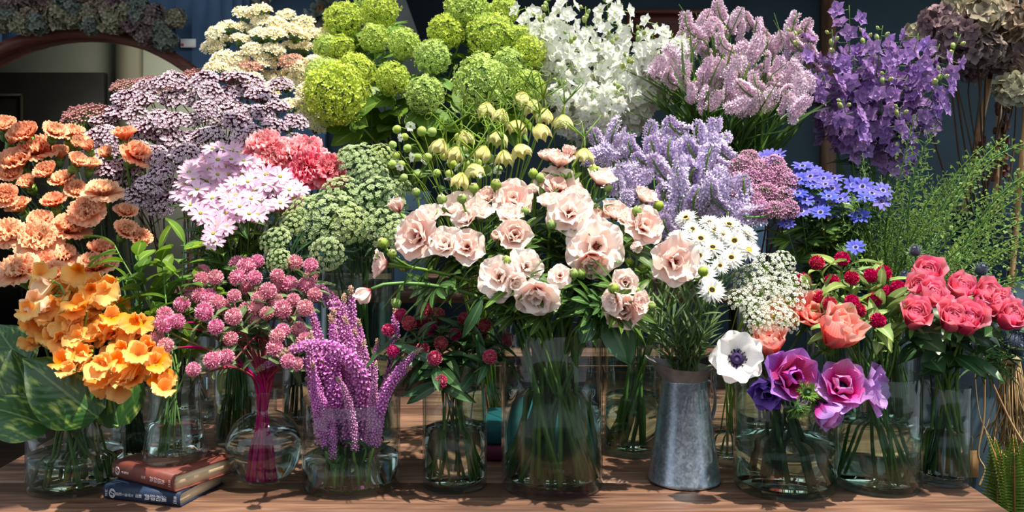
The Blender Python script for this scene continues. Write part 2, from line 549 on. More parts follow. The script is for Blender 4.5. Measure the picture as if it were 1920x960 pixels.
def calyx(mat, r0=0.1, r1=0.18, h=0.4, seg=8, teeth=True):
    mb = tube([(0, 0, 0), (0, 0, h * 0.15), (0, 0, h * 0.6), (0, 0, h)], [r0 * 0.6, r0 * 1.2, r1, r1 * 0.95], seg)
    if teeth: ring(mb, 5, r1 * 0.9, h * 0.85, L=h * 0.5, W=r1 * 1.1, a0=1.3, a1=-0.3, tm=0.3, b=0.8, tipw=0.05, nu=2, nv=2)
    return mb.mesh('calyx', mat)

def carnation(mat, openness, seed):
    mb = MB()
    k = openness
    g = dict(tm=0.75, b=0.22, tipw=0.8, rnd=0.12, nu=11, nv=6, rp=2.5)
    ring(mb, 8, 0.03, 0.40, seed=seed, L=0.52, W=0.48, a0=1.35 - 0.45 * k, a1=-1.45 * k, ruf=0.09, rf=3.5, fr=0.045, cup=0.04, **g)
    ring(mb, 8, 0.03, 0.42, ph=0.4, seed=seed + 1, L=0.48, W=0.44, a0=1.45 - 0.2 * k, a1=-0.95 * k, ruf=0.13, rf=3.5, fr=0.05, **g)
    ring(mb, 7, 0.02, 0.43, ph=0.2, seed=seed + 2, L=0.43, W=0.40, a0=1.52 - 0.1 * k, a1=-0.6 * k, ruf=0.17, rf=3.2, fr=0.05, tj=0.2, **g)
    g['nu'] = 8
    ring(mb, 6, 0.02, 0.43, ph=0.5, seed=seed + 3, L=0.38, W=0.32, a0=1.55, a1=-0.2, ruf=0.2, rf=3, fr=0.08, tj=0.25, **g)
    return mb
PEACH = petal_mat('peach petal', [(0, (242, 145, 100)), (0.5, (250, 172, 128)), (1, (253, 200, 162))], tr=0.35, hue=0.012, val=0.1)
CORAL = petal_mat('coral petal', [(0, (215, 45, 88)), (0.5, (240, 90, 120)), (0.85, (250, 130, 148)), (1, (254, 190, 195))], tr=0.3, hue=0.008, val=0.1)
def carnation_spec(mat, k, seed):
    return [('calyx', calyx(GREEN), I4, []), ('blossom', carnation(mat, k, seed).mesh('carnation blossom', mat), I4, [])]
H = {}
H['carn_o'] = [carnation_spec(PEACH, 1.0, 1), carnation_spec(PEACH, 0.85, 9)]
H['carn_s'] = [carnation_spec(PEACH, 0.6, 17), carnation_spec(PEACH, 0.45, 23)]
H['carn_b'] = [carnation_spec(PEACH, 0.2, 31)]
H['coral_o'] = [carnation_spec(CORAL, 1.0, 41), carnation_spec(CORAL, 0.9, 47)]

ORANGE = petal_mat('sweet pea petal', [(0, (238, 150, 50)), (0.5, (250, 184, 88)), (1, (253, 204, 128))], tr=0.4, hue=0.012, val=0.08, rough=0.5)
CREAMPEA = petal_mat('cream sweet pea petal', [(0, (240, 190, 130)), (1, (253, 228, 200))], tr=0.4, val=0.06)
def pea_spec(mat, seed):
    st = MB()
    for s in (-1, 1):
        st.add(petal(L=0.62, W=0.62, a0=1.2, a1=-0.7, cup=0.05, ruf=0.08, rf=2.5, tm=0.55, b=0.3, tipw=0.55, rnd=0.15, nu=7, nv=6, seed=seed + s), rotz(s * 0.5) @ tr(0, 0.02, 0.08), rnd=0.4)
    wing = MB()
    for s in (-1, 1):
        wing.add(petal(L=0.4, W=0.36, a0=0.75, a1=0.3, cup=0.25, ruf=0.07, rf=2, tm=0.6, b=0.3, tipw=0.6, nu=5, nv=4, seed=seed + 3 + s), rotz(PI + s * 0.42) @ tr(0, 0.0, 0.1), rnd=0.6)
    return [('blossom', st.mesh('standard petal', mat), I4, [('keel', wing.mesh('keel petal', mat), I4, [])]), ('calyx', calyx(LGREEN, 0.05, 0.06, 0.08, 6, False), I4, [])]
H['pea'] = [pea_spec(ORANGE, s) for s in (1, 11, 21)]
H['pea_cream'] = [pea_spec(CREAMPEA, 33)]

def floret(n=5, size=1.0, W=0.5, a0=0.5, nv=1, **kw):
    mb = MB()
    p = petal(L=0.5 * size, W=W * size, a0=a0, a1=kw.pop('a1', -0.3), tm=0.6, b=0.3, tipw=0.6, nu=1 if nv == 1 else 2, nv=nv, rnd=kw.pop('rnd', 0), **kw)
    for i in range(n): mb.add(p, rotz(2 * PI * i / n), rnd=0.5)
    return mb
VIB = petal_mat('viburnum floret', [(0, (150, 182, 55)), (0.6, (186, 210, 92)), (1, (222, 232, 145))], tr=0.35, hue=0.012, val=0.22, rough=0.55)
def viburnum(seed):
    rg = random.Random(seed); mb = MB()
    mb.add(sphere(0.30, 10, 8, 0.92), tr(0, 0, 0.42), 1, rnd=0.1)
    f = floret(5, 0.105, 0.52, 0.6)
    for v in fib(470, -0.97):
        r = 0.41 + 0.10 * noise.noise(v * 3.0 + Vector((seed, 0, 0))) + 0.09 * noise.noise(v * 9 + Vector((0, seed, 0))) + rg.uniform(-0.015, 0.015)
        d = (v + Vector((rg.uniform(-.6, .6), rg.uniform(-.6, .6), rg.uniform(-.6, .6)))).normalized()
        mb.add(f, tr(v.x * r, v.y * r, 0.42 + v.z * r * 0.93) @ frame_to(d, rg.uniform(0, 6)) @ sc(rg.uniform(0.8, 1.15)), rnd=rg.random())
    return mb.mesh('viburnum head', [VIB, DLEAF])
H['vib'] = [[('blossom', viburnum(s), I4, [])] for s in (1, 2, 3)]

WHITE = petal_mat('white larkspur petal', [(0, (205, 220, 150)), (0.25, (242, 244, 235)), (1, (253, 253, 252))], tr=0.5, hue=0.0, val=0.04, sat=0)
PURPLE = petal_mat('purple larkspur petal', [(0, (225, 210, 230)), (0.2, (176, 140, 198)), (0.7, (160, 124, 188)), (1, (192, 160, 212))], tr=0.35, hue=0.02, val=0.2)
BUDG = petal_mat('pale green bud', [(0, (120, 150, 60)), (1, (205, 215, 150))], tr=0.2, val=0.1)
def lark(mat, seed):
    mb = MB()
    ring(mb, 5, 0.03, 0.16, seed=seed, L=0.48, W=0.36, a0=0.5, a1=-0.5, cup=0.1, ruf=0.06, tm=0.5, b=0.25, tipw=0.15, nu=3, nv=4, tj=0.2)
    ring(mb, 4, 0.02, 0.18, ph=0.6, seed=seed + 1, L=0.27, W=0.24, a0=0.95, a1=-0.4, cup=0.1, ruf=0.08, tm=0.5, b=0.3, tipw=0.2, nu=2, nv=3, tj=0.2)
    mb.add(tube([(0, 0, 0), (0, 0.05, 0.1), (0, 0.0, 0.18)], [0.02, 0.05, 0.06], 5))
    return mb
H['lark_w'] = [[('blossom', lark(WHITE, s).mesh('white floret', WHITE), I4, [])] for s in (1, 5, 9)]
H['lark_p'] = [[('blossom', lark(PURPLE, s).mesh('purple floret', PURPLE), I4, [])] for s in (1, 5, 9)]
H['bud'] = [[('bud', sphere(0.5, 7, 6, 1.5).mesh('bud', BUDG), tr(0, 0, 0.6), [])]]

def statice_spike(mats, seed, bend=0.6, rows=12, tight=1.0):
    rg = random.Random(seed); mb = MB()
    pts = []
    for i in range(9):
        s = i / 8
        a = bend * s * s
        pts.append(Vector((math.sin(a) * s, 0, math.cos(a * 0.7) * s)))
    mb.add(tube(pts, [0.03] * 8 + [0.015], 5), m=1)
    f = floret(5, 0.21, 0.42, 0.75, rnd=-0.1)
    for i in range(rows):
        s = 0.12 + 0.88 * i / (rows - 1)
        j = min(7, int(s * 8)); fr_ = s * 8 - j
        c = pts[j].lerp(pts[j + 1], fr_); d = (pts[j + 1] - pts[j]).normalized()
        y = Vector((0, 1, 0)); x = y.cross(d)
        for k in range(6):
            a = (k - 2.5) * 0.52 + rg.uniform(-0.15, 0.15)
            o = (y * math.cos(a) + x * math.sin(a))
            w = 0.19 * tight * (0.8 + 0.35 * abs(math.sin(i * 1.1))) * (1.0 if s < 0.85 else 0.7)
            dd = (o + d * 0.35 + Vector((rg.uniform(-.4, .4), rg.uniform(-.4, .4), rg.uniform(-.4, .4)))).normalized()
            mb.add(f, Matrix.Translation(c + o * (w * rg.uniform(0.8, 1.15))) @ frame_to(dd, rg.uniform(0, 6)) @ sc(rg.uniform(0.8, 1.2)), 0, rg.random())
        for k in range(2):      # green bracts on the back of the spike
            a = PI + (k - 0.5) * 0.9
            o = (y * math.cos(a) + x * math.sin(a))
            mb.add(petal(L=0.08, W=0.04, a0=0.9, tm=0.4, b=0.5, tipw=0.05, nu=1, nv=2), Matrix.Translation(c + o * 0.015) @ frame_to(d) @ rotz(rg.uniform(0, 6)), 1, rg.random())
    return mb.mesh('flower spike', mats)
LAV = petal_mat('lavender statice', [(0, (178, 156, 204)), (0.6, (214, 198, 230)), (1, (242, 234, 247))], tr=0.25, hue=0.012, val=0.14)
LIL = petal_mat('lilac pink statice', [(0, (196, 158, 190)), (0.6, (236, 208, 226)), (1, (250, 236, 244))], tr=0.25, hue=0.01, val=0.12)
H['lav'] = [[('flower_spike', statice_spike([LAV, GREEN], s, 0.15 + 0.2 * s), I4, [])] for s in range(4)]
H['lil'] = [[('flower_spike', statice_spike([LIL, GREEN], 10 + s, 0.15 + 0.2 * s), I4, [])] for s in range(4)]

CREAM = petal_mat('cream statice', [(0, (235, 200, 80)), (0.35, (245, 230, 170)), (0.7, (244, 238, 214)), (1, (250, 246, 232))], tr=0.25, hue=0.008, val=0.12)
SALMON = petal_mat('salmon statice', [(0, (190, 120, 100)), (1, (232, 165, 150))], tr=0.25, val=0.15)
def corymb(mats, seed, n=46, fs=0.2, zmin=0.1, ped=True, flat=0.55):
    rg = random.Random(seed); mb = MB()
    f = floret(5, fs, 0.5, 0.8, rnd=-0.1)
    for v in fib(n, zmin):
        p = Vector((v.x * 0.42, v.y * 0.42, 0.35 + v.z * 0.42 * flat + rg.uniform(-0.04, 0.04)))
        d = (Vector((v.x, v.y, v.z + 0.5)) + Vector((rg.uniform(-.4, .4), rg.uniform(-.4, .4), rg.uniform(-.3, .3)))).normalized()
        mb.add(f, Matrix.Translation(p) @ frame_to(d, rg.uniform(0, 6)) @ sc(rg.uniform(0.8, 1.25)), 0, rg.random())
        if ped and rg.random() < 0.6: mb.add(tube([(0, 0, 0), p * 0.5 + Vector((0, 0, -0.03)), p], [0.012, 0.012, 0.02], 3), m=1)
    return mb.mesh('flower cluster', mats)
H['cream'] = [[('flower_cluster', corymb([CREAM, GREEN], s, 44, 0.24), I4, [])] for s in range(3)]
H['salmon'] = [[('flower_cluster', corymb([SALMON, GREEN], 7, 34, 0.22), I4, [])]]
MAUVE = petal_mat('mauve floret', [(0, (118, 62, 92)), (0.5, (176, 122, 156)), (1, (222, 180, 202))], tr=0.3, hue=0.02, val=0.15)
H['mauve'] = [[('flower_cluster', corymb([MAUVE, GREEN], 20 + s, 62, 0.19, -0.25, True, 1.0), I4, [])] for s in range(3)]

BOB = petal_mat('limonium bobble', [(0, (85, 32, 46)), (0.45, (108, 46, 64)), (0.62, (222, 194, 214)), (1, (240, 222, 232))], tr=0.1, hue=0.012, val=0.15, rough=0.9, spec=0.03)
def limonium(seed):
    rg = random.Random(seed); mb = MB()
    b = MB().add(tube([(0, 0, -0.09), (0, 0, 0.0), (0, 0, 0.03)], [0.012, 0.042, 0.05], 5, 0.0, 0.3))
    fl_ = floret(5, 0.17, 0.52, 0.95, rnd=-0.1); fl_.add(sphere(0.03, 5, 4), tr(0, 0, 0.03))
    fl_.flat(); fl_.C[0][:, 0] = 0.6 + 0.4 * fl_.C[0][:, 0]
    b.add(fl_, tr(0, 0, 0.0))
    for k in range(3):
        s_ = Vector((rg.uniform(-.25, .25), rg.uniform(-.2, .2), 0.25 + rg.uniform(-.1, .1)))
        mb.add(tube([(0, 0, 0), s_ * 0.6, s_], 0.014, 3), m=1)
    for v in fib(58, 0.0):
        p = Vector((v.x * 0.5, v.y * 0.42, 0.3 + v.z * 0.24 + 0.07 * noise.noise(v * 4 + Vector((seed * 3, 0, 0)))))
        d = (Vector((v.x * 0.7, v.y * 0.7, 1)) + Vector((rg.uniform(-.3, .3), rg.uniform(-.3, .3), 0))).normalized()
        mb.add(b, Matrix.Translation(p) @ frame_to(d) @ sc(rg.uniform(0.7, 1.15)), 0, rg.random())
        if rg.random() < 0.7: mb.add(tube([(p.x * 0.3, p.y * 0.3, 0.15), p], 0.01, 3, cap=False), m=1)
    return mb.mesh('bobble cluster', [BOB, MAROON])
H['lim'] = [[('flower_cluster', limonium(s), I4, [])] for s in range(4)]
SEDUM = petal_mat('dusty pink sedum', [(0, (120, 110, 75)), (0.5, (185, 130, 130)), (1, (215, 165, 160))], tr=0.1, hue=0.015, val=0.22)
def sedum(seed):
    rg = random.Random(seed); mb = MB()
    b = sphere(0.028, 5, 4, 1.2)
    for v in fib(260, 0.0):
        p = Vector((v.x * 0.48, v.y * 0.48, 0.28 + v.z * 0.22 + 0.1 * noise.noise(v * 4 + Vector((seed * 3, 0, 0)))))
        mb.add(b, Matrix.Translation(p) @ frame_to((v.x, v.y, v.z + .6)) @ sc(rg.uniform(0.7, 1.3)), 0, rg.random())
    for v in fib(24, 0.1):
        mb.add(tube([(0, 0, 0), (v.x * 0.4, v.y * 0.4, 0.28 + v.z * 0.18)], 0.01, 3), m=1)
    return mb.mesh('sedum head', [SEDUM, GREEN])
H['sedum'] = [[('flower_cluster', sedum(s), I4, [])] for s in range(2)]

AMMI = petal_mat('ammi floret', [(0, (110, 142, 72)), (0.6, (168, 192, 124)), (1, (226, 235, 192))], tr=0.25, hue=0.012, val=0.2)
LACE = petal_mat('lace floret', [(0, (200, 210, 160)), (0.4, (240, 240, 228)), (1, (250, 250, 245))], tr=0.3, hue=0.0, val=0.08, sat=0)
def umbel(mats, seed, rays=38, per=15, fs=0.05, ur=0.075, dome=0.75, nfl=5):
    rg = random.Random(seed); mb = MB()
    f = floret(nfl, fs, 0.6, 0.5)
    for v in fib(rays, 0.0):
        e = Vector((v.x * 0.45, v.y * 0.45, 0.1 + v.z * 0.45 * dome)) * rg.uniform(0.9, 1.08)
        mb.add(tube([(0, 0, 0), e * 0.5 + Vector((0, 0, -0.03)), e], [0.008, 0.006, 0.004], 3, cap=False), m=1)
        dn = e.normalized()
        R = frame_to((dn + Vector((0, 0, .3))).normalized(), rg.uniform(0, 6))
        for w in fib(per, 0.2):
            p = e + (R @ Vector((w.x * ur, w.y * ur, w.z * ur * 0.5)))
            mb.add(f, Matrix.Translation(p) @ frame_to((dn + Vector((rg.uniform(-.4, .4), rg.uniform(-.4, .4), .3))).normalized(), rg.uniform(0, 6)), 0, rg.random())
            if w.z < 0.75: mb.add(tube([e - dn * ur * 0.4, p], 0.003, 3, cap=False), m=1)
    return mb.mesh('umbel', mats)
H['ammi'] = [[('umbel', umbel([AMMI, GREEN], s, 46, 12, 0.042, 0.06), I4, [])] for s in range(3)]
H['lace'] = [[('umbel', umbel([LACE, LGREEN], 30 + s, 30, 12, 0.043, 0.075), I4, [])] for s in range(3)]

FRIT = petal_mat('fritillary petal', [(0, (160, 172, 80)), (0.35, (218, 216, 140)), (1, (243, 238, 185))], tr=0.4, hue=0.01, val=0.08, veins=((170, 150, 80), 0.25))
H['frit'] = []
for s in range(2):
    H['frit'].append(petal_parts([dict(n=6, r0=0.02, L=1.0, W=0.6, a0=0.35 + 0.15 * s, a1=1.25, cup=0.18, tm=0.55, b=0.45, tipw=0.12, nu=4, nv=6, jit=0.05, tj=0.06)], FRIT, seed=60 + s))
SIL = petal_mat('silene calyx', [(0, (190, 205, 120)), (1, (150, 180, 85))], tr=0.3, val=0.1, veins=((120, 150, 70), 0.5))
SILW = petal_mat('silene petal', [(0, (235, 240, 225)), (1, (250, 250, 250))], tr=0.3, val=0.05)
_w = MB(); ring(_w, 7, 0.1, 0.98, L=0.55, W=0.35, a0=0.8, a1=-1.0, tm=0.6, b=0.2, tipw=0.5, notch=0.3, nu=4, nv=3)
_silb = sphere(0.5, 8, 7, 1.05).mesh('silene calyx', SIL)
H['sil'] = [[('calyx', _silb, tr(0, 0, 0.5), []), ('blossom', _w.mesh('silene petals', SILW), I4, [])]]
H['silb'] = [[('calyx', _silb, tr(0, 0, 0.5), [])]]

BLUSH = petal_mat('blush petal', [(0, (186, 55, 85)), (0.09, (226, 140, 148)), (0.24, (251, 228, 219)), (0.75, (254, 243, 236)), (1, (253, 236, 228))], tr=0.38, hue=0.01, val=0.05, sat=0.2, rough=0.5)
BROSE = petal_mat('rosy blush petal', [(0, (185, 70, 85)), (0.1, (232, 165, 158)), (0.4, (250, 222, 212)), (1, (253, 233, 224))], tr=0.38, hue=0.01, val=0.05, sat=0.2, rough=0.5)
BOSS = petal_mat('brown flower boss', [(0, (95, 25, 30)), (1, (150, 70, 50))], tr=0, val=0.3)
def ranunculus(k, mat, seed):
    """k: 1 wide open ... 0 closed"""
    rings = [dict(n=6, r0=0.03, z=0.05, L=0.55, W=0.6, a0=1.25 - 0.85 * k, a1=0.25 - 0.75 * k, cup=0.22 - 0.12 * k, ruf=0.05, rf=2.2, rp=3, tm=0.6, b=0.3, tipw=0.6, rnd=0.16, nu=12, nv=9),
             dict(n=5, r0=0.03, z=0.07, ph=0.5, L=0.47, W=0.5, a0=1.35 - 0.55 * k, a1=0.3 - 0.5 * k, cup=0.24 - 0.1 * k, ruf=0.06, rf=2.2, rp=3, tm=0.6, b=0.3, tipw=0.6, rnd=0.16, nu=12, nv=9),
             dict(n=4, r0=0.02, z=0.08, ph=0.2, L=0.36, W=0.36, a0=1.45 - 0.25 * k, a1=0.3 - 0.4 * k, cup=0.28, ruf=0.06, rf=2, rp=3, tm=0.6, b=0.35, tipw=0.6, rnd=0.16, nu=9, nv=8)]
    sp = petal_parts(rings, mat, seed=seed)
    b = sphere(0.085, 8, 6, 1.1)
    rg = random.Random(seed)
    for v in fib(26, 0.0): b.add(tube([v * 0.07, v * 0.13 + Vector((0, 0, 0.02))], [0.006, 0.012], 3), rnd=rg.random())
    sp.append(('flower_boss', b.mesh('flower boss', BOSS), tr(0, 0, 0.1), []))
    return sp
H['ran_o'] = [ranunculus(1.0, BLUSH, 1), ranunculus(0.9, BLUSH, 2), ranunculus(0.85, BROSE, 3)]
H['ran_s'] = [ranunculus(0.62, BLUSH, 4), ranunculus(0.5, BROSE, 5), ranunculus(0.55, BLUSH, 6)]
H['ran_b'] = [ranunculus(0.1, BLUSH, 7), ranunculus(0.2, BROSE, 8)]
_gb = MB(); ring(_gb, 5, 0.05, 0.0, L=0.95, W=0.75, a0=0.55, a1=1.7, cup=0.25, tm=0.45, b=0.5, tipw=0.3, nu=3, nv=5); _gb.add(sphere(0.4, 8, 6, 1.0), tr(0, 0, 0.42))
H['ran_bud'] = [[('bud', _gb.mesh('green bud', petal_mat('ranunculus bud', [(0, (105, 140, 55)), (0.8, (160, 185, 95)), (1, (215, 205, 160))], tr=0.2, val=0.12)), I4, [])]]

STARP = petal_mat('pale pink star petal', [(0, (238, 228, 180)), (0.15, (240, 212, 228)), (1, (230, 182, 214))], tr=0.35, hue=0.012, val=0.08)
YCEN = petal_mat('yellow flower centre', [(0, (190, 160, 60)), (1, (225, 205, 110))], tr=0, val=0.2)
def daisy(name, pm, n, W, cm, cr, rings=1, notch=0.0, tipw=0.45, seed=0, lift=0.4, extra=None, cz=0.1):
    mb = MB()
    for r in range(rings):
        ring(mb, n, cr * 0.6, 0.06 + 0.025 * r, ph=r * PI / n, seed=seed + r, L=0.48 - 0.06 * r, W=W, a0=lift + 0.28 * r, a1=-lift - 0.1, cup=0.12, tm=0.6, b=0.45, tipw=tipw, rnd=0.1, notch=notch, nu=4 if notch else 2, nv=3, tj=0.14, sj=0.06)
    sp = [('blossom', mb.mesh(name, pm), I4, [])]
    c = MB().add(sphere(cr, 8, 5, 0.55))
    rg = random.Random(seed)
    for v in fib(30, 0.1): c.add(sphere(cr * 0.16, 4, 3), Matrix.Translation((v.x * cr * 0.95, v.y * cr * 0.95, v.z * cr * 0.55)), rnd=rg.random())
    sp.append(('flower_center', c.mesh(name + ' centre', cm), tr(0, 0, cz), []))
    if extra: sp.append(extra)
    sp.append(('calyx', calyx(GREEN, 0.05, 0.09, 0.1, 6, False), I4, []))
    return sp
H['star'] = [daisy('pink star', STARP, 10, 0.17, YCEN, 0.06, 1, 0.15, 0.7, s) for s in (1, 2, 3)]
BLUE = petal_mat('blue daisy petal', [(0, (225, 225, 245)), (0.16, (165, 160, 230)), (0.3, (96, 92, 196)), (1, (114, 116, 214))], tr=0.3, hue=0.012, val=0.14)
H['blue'] = [daisy('blue daisy', BLUE, 11, 0.2, petal_mat('dark blue centre', [(0, (35, 25, 60)), (1, (60, 45, 95))], tr=0), 0.08, 1, 0, 0.5, s, 0.3) for s in (1, 2)]
PAPER = petal_mat('white paper petal', [(0, (235, 225, 180)), (0.2, (246, 246, 240)), (1, (252, 252, 252))], tr=0.3, hue=0, val=0.06, sat=0, rough=0.35, spec=0.3)
DARKC = petal_mat('dark brown centre', [(0, (45, 30, 25)), (1, (70, 48, 40))], tr=0, val=0.3)
def paper_daisy(seed, dark=True):
    sp = daisy('white paper daisy', PAPER, 24, 0.085, DARKC if dark else YCEN, 0.085, 3, 0, 0.06, seed, 0.25, cz=0.15)
    t = MB(); rg = random.Random(seed)
    for i in range(26):
        a = i * 2 * PI / 26
        t.add(sphere(0.022, 4, 4, 1.5), tr(0.105 * math.cos(a), 0.105 * math.sin(a), 0.0), rnd=rg.random())
    sp.insert(2, ('stamen_ring', t.mesh('yellow stamens', petal_mat('yellow stamen', [(0, (215, 175, 40)), (1, (240, 205, 70))], tr=0)), tr(0, 0, 0.17), []))
    return sp
H['paper'] = [paper_daisy(1), paper_daisy(2)]
H['paper_y'] = [paper_daisy(3, False)]

def gomphrena(mat, seed, n=150):
    rg = random.Random(seed); mb = MB()
    mb.add(sphere(0.36, 8, 6), tr(0, 0, 0.5), rnd=0.2)
    p = petal(L=0.2, W=0.13, a0=0.0, a1=0.2, cup=0.25, tm=0.4, b=0.55, tipw=0.04, nu=2, nv=2)
    for v in fib(n, -0.95):
        d = (v + Vector((0, 0, 0.55))).normalized()
        mb.add(p, tr(v.x * 0.35, v.y * 0.35, 0.5 + v.z * 0.35) @ frame_to(v, rg.uniform(0, 6)) @ rotx(rg.uniform(0.9, 1.35)), 0, rg.random())
    return mb.mesh('globe', mat)
_bl = MB(); ring(_bl, 2, 0.02, 0.02, L=0.75, W=0.36, a0=0.25, a1=-0.5, cup=0.12, tm=0.35, b=0.4, tipw=0.03, nu=2, nv=3)
BRACT = _bl.mesh('bract leaves', GLEAF)
GP = petal_mat('pink gomphrena', [(0, (190, 95, 130)), (0.5, (230, 145, 172)), (1, (250, 205, 215))], tr=0.15, hue=0.02, val=0.15)
GR = petal_mat('red gomphrena', [(0, (130, 5, 45)), (0.6, (200, 15, 75)), (1, (228, 45, 105))], tr=0.15, hue=0.01, val=0.15)
GD = petal_mat('magenta gomphrena', [(0, (140, 30, 70)), (0.6, (205, 72, 112)), (1, (238, 125, 145))], tr=0.15, hue=0.025, val=0.15)
for key, m_ in (('gom_p', GP), ('gom_r', GR), ('gom_d', GD)):
    H[key] = [[('flower_globe', gomphrena(m_, s), I4, []), ('bract', BRACT, rotz(s), [])] for s in (1, 2)]

HEA = petal_mat('purple veronica', [(0, (150, 72, 145)), (0.5, (196, 108, 184)), (1, (234, 176, 218))], tr=0.2, hue=0.02, val=0.2)
HEAT = petal_mat('veronica tip', [(0, (140, 120, 100)), (1, (190, 160, 140))], tr=0.1, val=0.2)
def veronica(seed, bend):
    rg = random.Random(seed); mb = MB()
    pts = []
    x = z = 0.0
    for i in range(13):
        s = i / 12
        pts.append(Vector((x, 0.04 * math.sin(5 * s + seed), z)))
        a = bend * s ** 1.6
        x += math.sin(a) / 12; z += math.cos(a) / 12
    mb.add(tube(pts, [0.018] * 10 + [0.015, 0.011, 0.006], 5), m=1)
    f = floret(4, 0.05, 0.5, 0.7, rnd=-0.1)
    n = 260
    for i in range(n):
        s = 0.03 + 0.96 * i / n
        j = min(11, int(s * 12)); c = pts[j].lerp(pts[j + 1], s * 12 - j); d = (pts[j + 1] - pts[j]).normalized()
        x_ = d.cross(Vector((0, 1, 0.01))).normalized(); y_ = d.cross(x_)
        a = i * 2.4
        o = x_ * math.cos(a) + y_ * math.sin(a)
        rr = 0.029 * (1 if s < 0.55 else max(0.16, 1 - (s - 0.55) * 1.85))
        mb.add(f, Matrix.Translation(c + o * rr) @ frame_to((o + d * 0.5 + Vector((rg.uniform(-.3, .3),) * 3)).normalized(), rg.uniform(0, 6)) @ sc(rg.uniform(0.75, 1.15) * (0.5 + 0.5 * min(1, rr / 0.022))), 1 if s > 0.93 else 0, rg.random())
    return mb.mesh('veronica spike', [HEA, HEAT])
H['ver'] = [[('flower_spike', veronica(s, b), I4, [])] for s, b in ((1, 0.25), (2, 0.8), (3, 1.5), (4, 0.1), (5, 2.4))]

# roses, anemones, poppies: every petal an object
ROSE = petal_mat('rose petal', [(0, (196, 62, 98)), (0.5, (226, 92, 124)), (0.85, (238, 124, 144)), (1, (236, 156, 180))], tr=0.3, hue=0.01, val=0.08, rough=0.5)
def rose(seed):
    sp = []; rg = random.Random(seed)
    n = 19
    for i in range(n):
        f = i / (n - 1)
        me = petal(L=0.56 + 0.16 * f, W=0.30 + 0.46 * f, a0=1.62 - 0.25 * f, a1=0.25 - 0.2 * f, a2=-1.1 * f ** 2, cup=0.42 - 0.14 * f, ruf=0.03, rf=2, tm=0.6, b=0.45, tipw=0.55, rnd=0.06, nu=6, nv=7, seed=seed + i).mesh('rose petal', ROSE)
        sp.append(('petal', me, rotz(i * 2.39996 + rg.uniform(-.2, .2)) @ tr(0, 0.025 + 0.17 * f ** 0.8, 0.06 * (1 - f)), []))
    s = MB(); ring(s, 5, 0.06, 0.0, L=0.4, W=0.12, a0=-0.3, a1=-0.6, tm=0.3, b=0.7, tipw=0.05, nu=2, nv=3); s.add(sphere(0.1, 7, 5), tr(0, 0, 0.0))
    sp.append(('sepal', s.mesh('sepals', GREEN), I4, []))
    return sp
H['rose'] = [rose(s) for s in (1, 40)]

AWH = petal_mat('white anemone petal', [(0, (225, 225, 205)), (0.3, (246, 244, 240)), (1, (250, 248, 248))], tr=0.35, hue=0, val=0.04, sat=0, veins=((235, 230, 225), 0.5))
APU = petal_mat('purple anemone petal', [(0, (190, 10, 110)), (0.45, (205, 35, 145)), (0.62, (170, 95, 200)), (1, (166, 124, 216))], tr=0.3, hue=0.012, val=0.08, veins=((120, 60, 165), 0.35))
ALI = petal_mat('lilac anemone petal', [(0, (214, 30, 130)), (0.4, (214, 80, 170)), (0.65, (204, 150, 220)), (1, (196, 158, 226))], tr=0.35, hue=0.012, val=0.08, veins=((140, 85, 185), 0.4))
ABL = petal_mat('violet anemone petal', [(0, (110, 30, 140)), (0.4, (112, 72, 180)), (1, (132, 100, 205))], tr=0.3, hue=0.01, val=0.08, veins=((90, 60, 160), 0.4))
APUI = petal_mat('magenta anemone petal', [(0, (170, 8, 95)), (0.6, (206, 30, 130)), (0.85, (196, 80, 175)), (1, (180, 110, 205))], tr=0.3, val=0.08, veins=((150, 30, 120), 0.35))
ALII = petal_mat('pink anemone petal', [(0, (214, 20, 120)), (0.5, (222, 70, 150)), (0.85, (222, 140, 200)), (1, (208, 160, 222))], tr=0.35, val=0.08, veins=((190, 70, 150), 0.35))
DARKV = petal_mat('indigo anemone boss', [(0, (25, 18, 45)), (1, (52, 38, 85))], tr=0, val=0.3)
POP = petal_mat('coral poppy petal', [(0, (228, 112, 92)), (0.5, (244, 142, 126)), (0.9, (252, 192, 176)), (1, (254, 222, 208))], tr=0.38, hue=0.012, val=0.07, rough=0.5, veins=((225, 95, 85), 0.3))
def boss(mat, r=0.125):
    b = sphere(r, 10, 7, 0.9); rg = random.Random(3)
    for i in range(64):
        a = rg.uniform(0, 6.28); q = rg.uniform(0.13, 0.185)
        e = Vector((q * math.cos(a), q * math.sin(a), rg.uniform(-0.02, 0.06)))
        b.add(tube([(e.x * .4, e.y * .4, -0.03), e], 0.006, 3), rnd=rg.random()); b.add(sphere(0.018, 4, 4), Matrix.Translation(e), rnd=rg.random())
    return b.mesh('flower boss', mat)
BOSSV = boss(DARKV)
def anemone(mat, k, seed, double=False, inner=None):
    a = dict(tm=0.6, b=0.35, tipw=0.5, rnd=0.12, nu=8, nv=7, ruf=0.035, rf=2)
    rings = [dict(n=5, r0=0.03, L=0.55, W=0.54, a0=0.95 - 0.55 * k, a1=0.3 - 0.6 * k, cup=0.18, **a), dict(n=5, r0=0.03, z=0.03, ph=0.63, L=0.52, W=0.50, a0=1.15 - 0.55 * k, a1=0.4 - 0.6 * k, cup=0.2, **a)]
    if double: rings += [dict(n=4, r0=0.05, z=0.03, ph=0.3, L=0.42, W=0.38, a0=1.3, a1=0.3, cup=0.3, **a)]
    if inner: return petal_parts(rings[:1], mat, seed=seed) + petal_parts(rings[1:], inner, seed=seed + 50) + [('flower_boss', BOSSV, tr(0, 0, 0.1), [])]
    return petal_parts(rings, mat, seed=seed) + [('flower_boss', BOSSV, tr(0, 0, 0.1), [])]
H['ane_w'] = [anemone(AWH, 0.95, 1)]
H['ane_p'] = [anemone(APU, 0.55, 2, True, APUI)]
H['ane_b'] = [anemone(ABL, 0.3, 3, True)]
